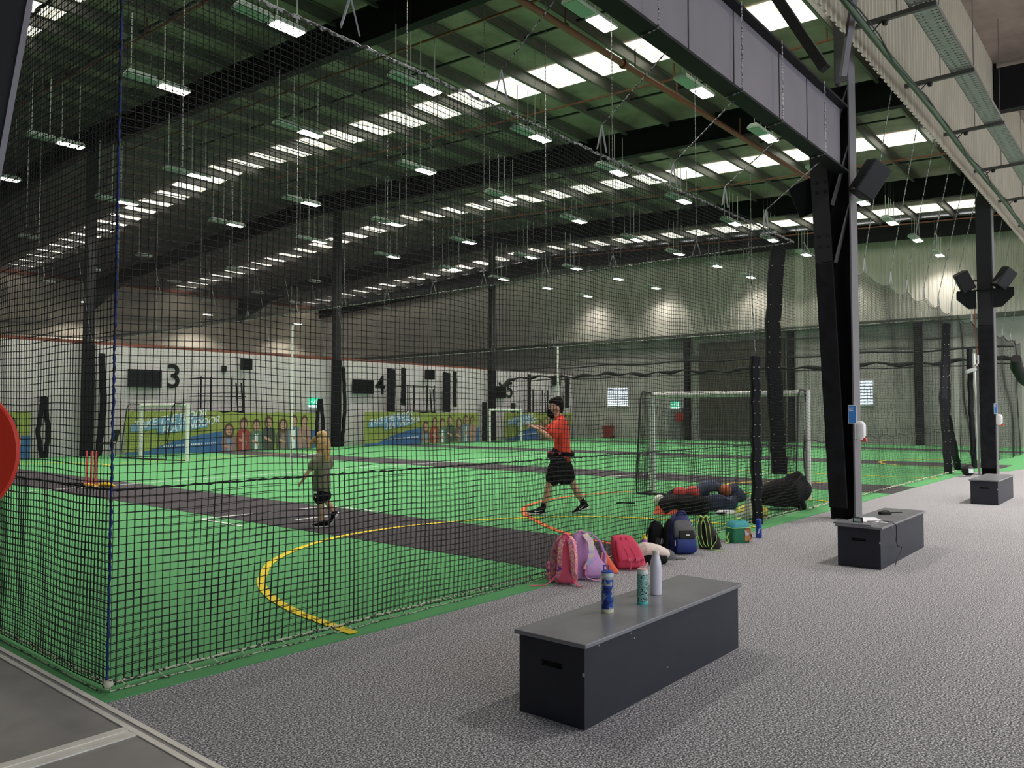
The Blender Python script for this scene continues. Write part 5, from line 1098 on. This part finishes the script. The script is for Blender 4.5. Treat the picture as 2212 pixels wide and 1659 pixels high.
# ================================================================== PEOPLE (own x along the picture, own y away from the camera)
def hand(m, wrist, d, up, side, L=.17, point=False, curl=.9):
    """palm, four fingers and a thumb; d = direction of the palm, up = back of the hand, side = thumb side"""
    w_ = Vector(wrist); d = Vector(d).normalized(); up = Vector(up); up = (up-d*up.dot(d)).normalized(); sd = d.cross(up); sd = sd if sd.dot(Vector(side)) > 0 else -sd
    k = L/.18; p = w_+d*.05*k
    m.limb([w_-d*.03*k, w_, p, w_+d*.085*k], [(.024*k, .02*k), (.026*k, .018*k), (.036*k, .017*k), (.037*k, .014*k)], 10, tuple(sd))
    for i, ln in enumerate((.075, .082, .076, .06)):
        a = w_+d*.09*k+sd*(.027-.018*i)*k; c = curl if not (point and i == 0) else .08
        b = a+(d*math.cos(c*.6)-up*math.sin(c*.6))*ln*.42*k; e = b+(d*math.cos(c*1.6)-up*math.sin(c*1.6))*ln*.34*k; f = e+(d*math.cos(c*2.3)-up*math.sin(c*2.3))*ln*.26*k
        m.limb([a-d*.015*k, b, e, f], [.0095*k, .009*k, .0085*k, .0075*k], 8)
    a = w_+d*.03*k+sd*.028*k; b = a+(d*.7+sd*.6-up*.2).normalized()*.038*k; e = b+(d*.9+sd*.1-up*.4).normalized()*.032*k
    m.limb([a, b, e], [.011*k, .0105*k, .009*k], 8)
def shoe(o, at, yaw, pitch, L, name='shoe', mark=True):
    s = thing(name, '', ''); del s['label']; del s['category']; s.parent = None
    bpy.data.objects.remove(s)
    R = Matrix.Translation(at) @ Matrix.Rotation(yaw, 4, 'Z') @ Matrix.Rotation(pitch, 4, 'Y')
    k = L/.30
    def tr(mb): mb.v = [tuple(R @ Vector(p)) for p in mb.v]; return mb
    up = MB().rings([[(x*k, y*k, z*k) for x, y, z in ring] for ring in [[(cx+rx*math.cos(a)*(1 if math.cos(a) > 0 else 1), ry*math.sin(a), zz) for a in np.linspace(0, 2*math.pi, 20, endpoint=False)] for zz, cx, rx, ry in ((.02, -.07, .15, .05), (.045, -.065, .145, .05), (.07, -.03, .105, .045), (.095, .005, .07, .04), (.12, .02, .052, .038))]])
    b = tr(up).build(name, 'black_cloth', o, smooth=True)
    so = MB().rings([[((cx+rx*math.cos(a))*k, ry*math.sin(a)*k*(1 if math.cos(a) > 0 else .95), zz*k) for a in np.linspace(0, 2*math.pi, 20, endpoint=False)] for zz, cx, rx, ry in ((0, -.07, .148, .045), (.006, -.07, .155, .052), (.026, -.07, .156, .054), (.03, -.07, .15, .05))])
    tr(so).build('sole', 'white_rubber', b, smooth=True)
    if mark:
        y = -.052*k; m = MB(); m.prism([(-.10*k, y, .052*k), (-.085*k, y, .042*k), (-.03*k, y*.97, .058*k), (.035*k, y*.9, .082*k), (-.035*k, y*.97, .067*k), (-.075*k, y, .058*k), (-.085*k, y*.98, .072*k)], (0, -.004*k, 0)); tr(m).build('white_mark', 'white_print', b)
    return b
# ---- man striding to the left
man = thing('person', 'man in orange red shirt, black shorts and black face mask striding, both hands raised', 'person', (9.52, 7.05, .010), FR)
m = MB()
m.limb([(-.052, 0, 1.50), (-.05, 0, 1.56), (-.045, 0, 1.62), (-.038, 0, 1.665)], [(.062, .075), (.074, .094), (.074, .096), (.055, .072)], 18)          # head
m.limb([(-.095, 0, 1.475), (-.06, 0, 1.50)], [(.045, .03), (.058, .05)], 12)                                                                     # jaw
m.limb([(-.14, 0, 1.575), (-.157, 0, 1.548)], [.012, .016], 8)                                                                                    # nose
for sy in (-1, 1): m.limb([(-.03, sy*.078, 1.545), (-.02, sy*.085, 1.58)], [(.008, .016), (.01, .02)], 8)                                           # ears
m.limb([(.012, 0, 1.38), (-.012, 0, 1.45), (-.03, 0, 1.52)], [.062, .056, .056], 14)                                                             # neck
m.limb([(.02, 0, 1.36), (.035, 0, 1.22), (.042, 0, 1.05), (.03, 0, .92), (.02, 0, .84)], [(.17, .09), (.17, .11), (.145, .10), (.15, .105), (.155, .11)], 20)
for sy, E, W_ in ((-1, (-.150, -.25, 1.150), (-.345, -.20, 1.285)), (1, (-.165, .22, 1.22), (-.35, .10, 1.315))):
    m.limb([(.015, sy*.17, 1.375), (-.06, sy*.215, 1.27), E], [.056, .05, .042], 12); m.limb([E, tuple(.55*a+.45*b for a, b in zip(E, W_)), W_], [.043, .041, .027], 12)
hand(m, (-.345, -.20, 1.285), (-.9, .2, .45), (.3, -.3, .9), (0, .6, .6), .18, False, 1.0)
hand(m, (-.35, .10, 1.315), (-1, -.05, .2), (.2, .2, .9), (0, -.6, .6), .18, True, 1.0)
m.limb([(-.0, -.09, .86), (-.085, -.10, .62), (-.155, -.10, .44)], [.088, .074, .056], 14); m.limb([(-.155, -.10, .44), (-.175, -.10, .31), (-.245, -.10, .09)], [(.052, .054), (.05, .056), .034], 12)
m.limb([(.04, .09, .86), (.14, .10, .62), (.215, .10, .44)], [.088, .074, .056], 14); m.limb([(.215, .10, .44), (.285, .10, .31), (.375, .10, .15)], [(.052, .054), (.05, .058), .034], 12)
m.fuse('body', 'skin', man, .0085, 4)
m = MB(); m.limb([(-.02, 0, 1.64), (-.012, 0, 1.69), (.0, 0, 1.70)], [(.078, .095), (.07, .085), (.05, .07)], 16); m.limb([(.035, 0, 1.53), (.03, 0, 1.60), (.02, 0, 1.66)], [(.06, .03), (.078, .05), (.075, .055)], 14); m.limb([(-.135, 0, 1.672), (-.10, 0, 1.705), (-.04, 0, 1.722), (.01, 0, 1.71)], [(.05, .026), (.066, .034), (.066, .034), (.05, .03)], 12)
m.fuse('hair', 'hair_dark', man, .009, 3)
m = MB(); m.limb([(-.155, 0, 1.545), (-.135, 0, 1.50), (-.095, 0, 1.462)], [(.052, .032), (.072, .055), (.06, .045)], 14); mk = m.build('face_mask', 'black_cloth', man, smooth=True)
for sy in (-1, 1): m = MB(); m.tube([(-.10, sy*.062, 1.53), (-.05, sy*.08, 1.56), (-.02, sy*.09, 1.575)], .004, 5); m.tube([(-.09, sy*.06, 1.49), (-.05, sy*.08, 1.51), (-.018, sy*.088, 1.535)], .004, 5); m.build('ear_loop', 'black_cloth', mk)
for sy in (-1, 1):
    MB().ball((-.132, sy*.03, 1.592), .011, 8).build('eye', 'black_plastic', man); m = MB(); m.limb([(-.142, sy*.012, 1.612), (-.132, sy*.045, 1.615)], [.005, .005], 6); m.build('eyebrow', 'hair_dark', man)
m = MB()
m.limb([(.012, 0, 1.425), (.02, 0, 1.36), (.036, 0, 1.22), (.045, 0, 1.05), (.045, 0, .93), (.04, 0, .86)], [(.10, .075), (.19, .108), (.185, .127), (.168, .122), (.175, .13), (.178, .135)], 22)
for sy, E in ((-1, (-.10, -.235, 1.205)), (1, (-.11, .215, 1.26))): m.limb([(.015, sy*.16, 1.375), (-.03, sy*.20, 1.31), E], [(.075, .085), (.075, .088), (.072, .085)], 14)
m.limb([(.12, -.1, .90), (.12, -.1, .81)], [.06, .05], 10)
m.fuse('shirt', 'shirt_red', man, .011, 3)
m = MB(); m.limb([(.02, 0, .92), (.015, 0, .84), (.015, 0, .74)], [(.178, .138), (.185, .145), (.185, .15)], 20)
m.limb([(-.0, -.09, .80), (-.06, -.10, .66), (-.095, -.10, .53)], [(.105, .12), (.105, .125), (.105, .118)], 16); m.limb([(.05, .09, .80), (.10, .10, .66), (.14, .10, .52)], [(.105, .12), (.105, .125), (.105, .115)], 16); m.limb([(.04, 0, .72), (.045, 0, .47)], [(.06, .09), (.03, .05)], 10)
m.fuse('shorts', 'black_cloth', man, .012, 3)
m = MB(); m.tube([(.035+.165*math.cos(a), .165*math.sin(a), .895+.01*math.sin(a*3)) for a in np.linspace(0, 2*math.pi, 24, endpoint=False)], .036, 8, closed=True); m.limb([(-.125, -.05, .875), (-.11, -.12, .865)], [.055, .05], 10); wb = m.build('waist_bag', 'black_cloth', man, smooth=True)
m = MB(); m.ribbon([(.17, -.12, .86), (.21, -.14, .81), (.235, -.14, .75)], .03, .008, (0, 1, 0)); m.build('strap_end', 'black_cloth', wb)
m = MB()
for a in (3.3, 3.9, 4.5): m.ball((.035+.185*math.cos(a), .185*math.sin(a), .915), .026, 8)
m.build('red_print', 'red_bag', wb)
for a, b in (((-.225, -.10, .17), (-.255, -.10, .07)), ((.345, .10, .21), (.385, .10, .12))): MB().limb([a, b], [.041, .045], 12).build('sock', 'black_cloth', man, smooth=True)
shoe(man, (-.285, -.10, .0), .05, .07, .29); shoe(man, (.395, .10, .052), .08, -.36, .28)
# ---- child running, seen from behind and the side
girl = thing('person', 'child with long blond hair in olive shirt and black shorts stepping along the dark strip', 'person', (6.44, 8.68, .014), FR)
m = MB()
m.limb([(-.035, .01, 1.06), (-.03, .01, 1.12), (-.025, .01, 1.17), (-.02, .01, 1.20)], [(.055, .062), (.066, .078), (.066, .08), (.05, .06)], 16); m.limb([(-.075, .01, 1.045), (-.04, .01, 1.06)], [(.035, .022), (.048, .035)], 10); m.limb([(-.115, .01, 1.11), (-.122, .01, 1.095)], [.009, .011], 8)
m.limb([(.0, 0, .95), (-.015, 0, 1.0), (-.025, 0, 1.06)], [.045, .038, .04], 12); m.limb([(.0, 0, .94), (.0, 0, .80), (.0, 0, .66), (-.005, 0, .52)], [(.11, .07), (.11, .078), (.10, .075), (.11, .08)], 16)
m.limb([(-.01, -.115, .935), (-.085, -.15, .82), (-.165, -.15, .71)], [.036, .033, .028], 10); m.limb([(-.165, -.15, .71), (-.20, -.14, .66), (-.235, -.13, .61)], [.028, .027, .019], 10); hand(m, (-.235, -.13, .612), (-.6, .1, -.75), (-.6, -.6, .3), (-.5, .6, .1), .125, False, .8)
m.limb([(.01, .115, .935), (.05, .15, .81), (.03, .16, .70)], [.036, .033, .028], 10); m.limb([(.03, .16, .70), (-.03, .14, .63), (-.08, .12, .60)], [.028, .026, .019], 10); hand(m, (-.08, .12, .60), (-.9, -.2, -.2), (0, .3, .9), (0, -.6, .5), .125, False, .8)
m.limb([(-.01, -.055, .52), (-.005, -.06, .40), (.0, -.06, .30)], [.062, .052, .042], 12); m.limb([(.0, -.06, .30), (.012, -.06, .20), (.012, -.06, .05)], [.040, .040, .026], 12)
m.limb([(.01, .055, .52), (.03, .06, .40), (.055, .06, .315)], [.062, .052, .042], 12); m.limb([(.055, .06, .315), (.10, .06, .25), (.15, .06, .165)], [.040, .040, .026], 12)
m.fuse('body', 'skin', girl, .007, 4)
m = MB(); m.limb([(-.045, .01, 1.21), (-.01, .005, 1.215), (.02, 0, 1.18)], [(.075, .05), (.082, .065), (.08, .06)], 14); m.limb([(.015, 0, 1.16), (.04, -.005, 1.08), (.05, -.02, .98), (.055, -.03, .90), (.06, -.03, .83)], [(.082, .062), (.092, .068), (.10, .06), (.095, .05), (.05, .03)], 16)
m.limb([(-.02, -.07, 1.14), (-.02, -.085, 1.04), (-.01, -.09, .95), (.01, -.09, .88)], [(.03, .05), (.03, .05), (.028, .045), (.015, .025)], 10); m.limb([(-.11, -.02, 1.17), (-.145, -.03, 1.11), (-.15, -.03, 1.03)], [(.05, .03), (.045, .025), (.02, .012)], 10)
m.fuse('hair', 'hair_blond', girl, .009, 2)
m = MB(); m.limb([(-.005, 0, .985), (.0, 0, .94), (.0, 0, .80), (-.005, 0, .66), (-.01, 0, .55), (-.01, 0, .50)], [(.06, .05), (.135, .092), (.135, .105), (.135, .112), (.14, .122), (.135, .12)], 20)
m.limb([(-.01, -.105, .935), (-.06, -.145, .86), (-.10, -.155, .80)], [(.052, .06), (.055, .066), (.054, .064)], 12); m.limb([(.01, .105, .935), (.04, .145, .86), (.055, .155, .80)], [(.052, .06), (.055, .066), (.054, .064)], 12)
m.fuse('shirt', 'shirt_olive', girl, .009, 3)
m = MB(); m.limb([(-.01, 0, .55), (-.01, 0, .45)], [(.115, .095), (.12, .098)], 16); m.limb([(-.01, -.055, .46), (-.015, -.06, .36)], [(.08, .085), (.08, .082)], 14); m.limb([(.01, .055, .46), (.03, .06, .38)], [(.08, .085), (.08, .08)], 14); sh = m.fuse('shorts', 'black_cloth', girl, .009, 2)
m = MB(); m.box(-.075, -.03, -.147, -.143, .45, .475); m.box(-.06, -.045, -.147, -.143, .395, .425); m.build('white_print', 'white_print', sh)
shoe(girl, (.04, -.06, -.004), 0, 0, .225, mark=False); shoe(girl, (.185, .06, .125), .1, -1.0, .21, mark=False)
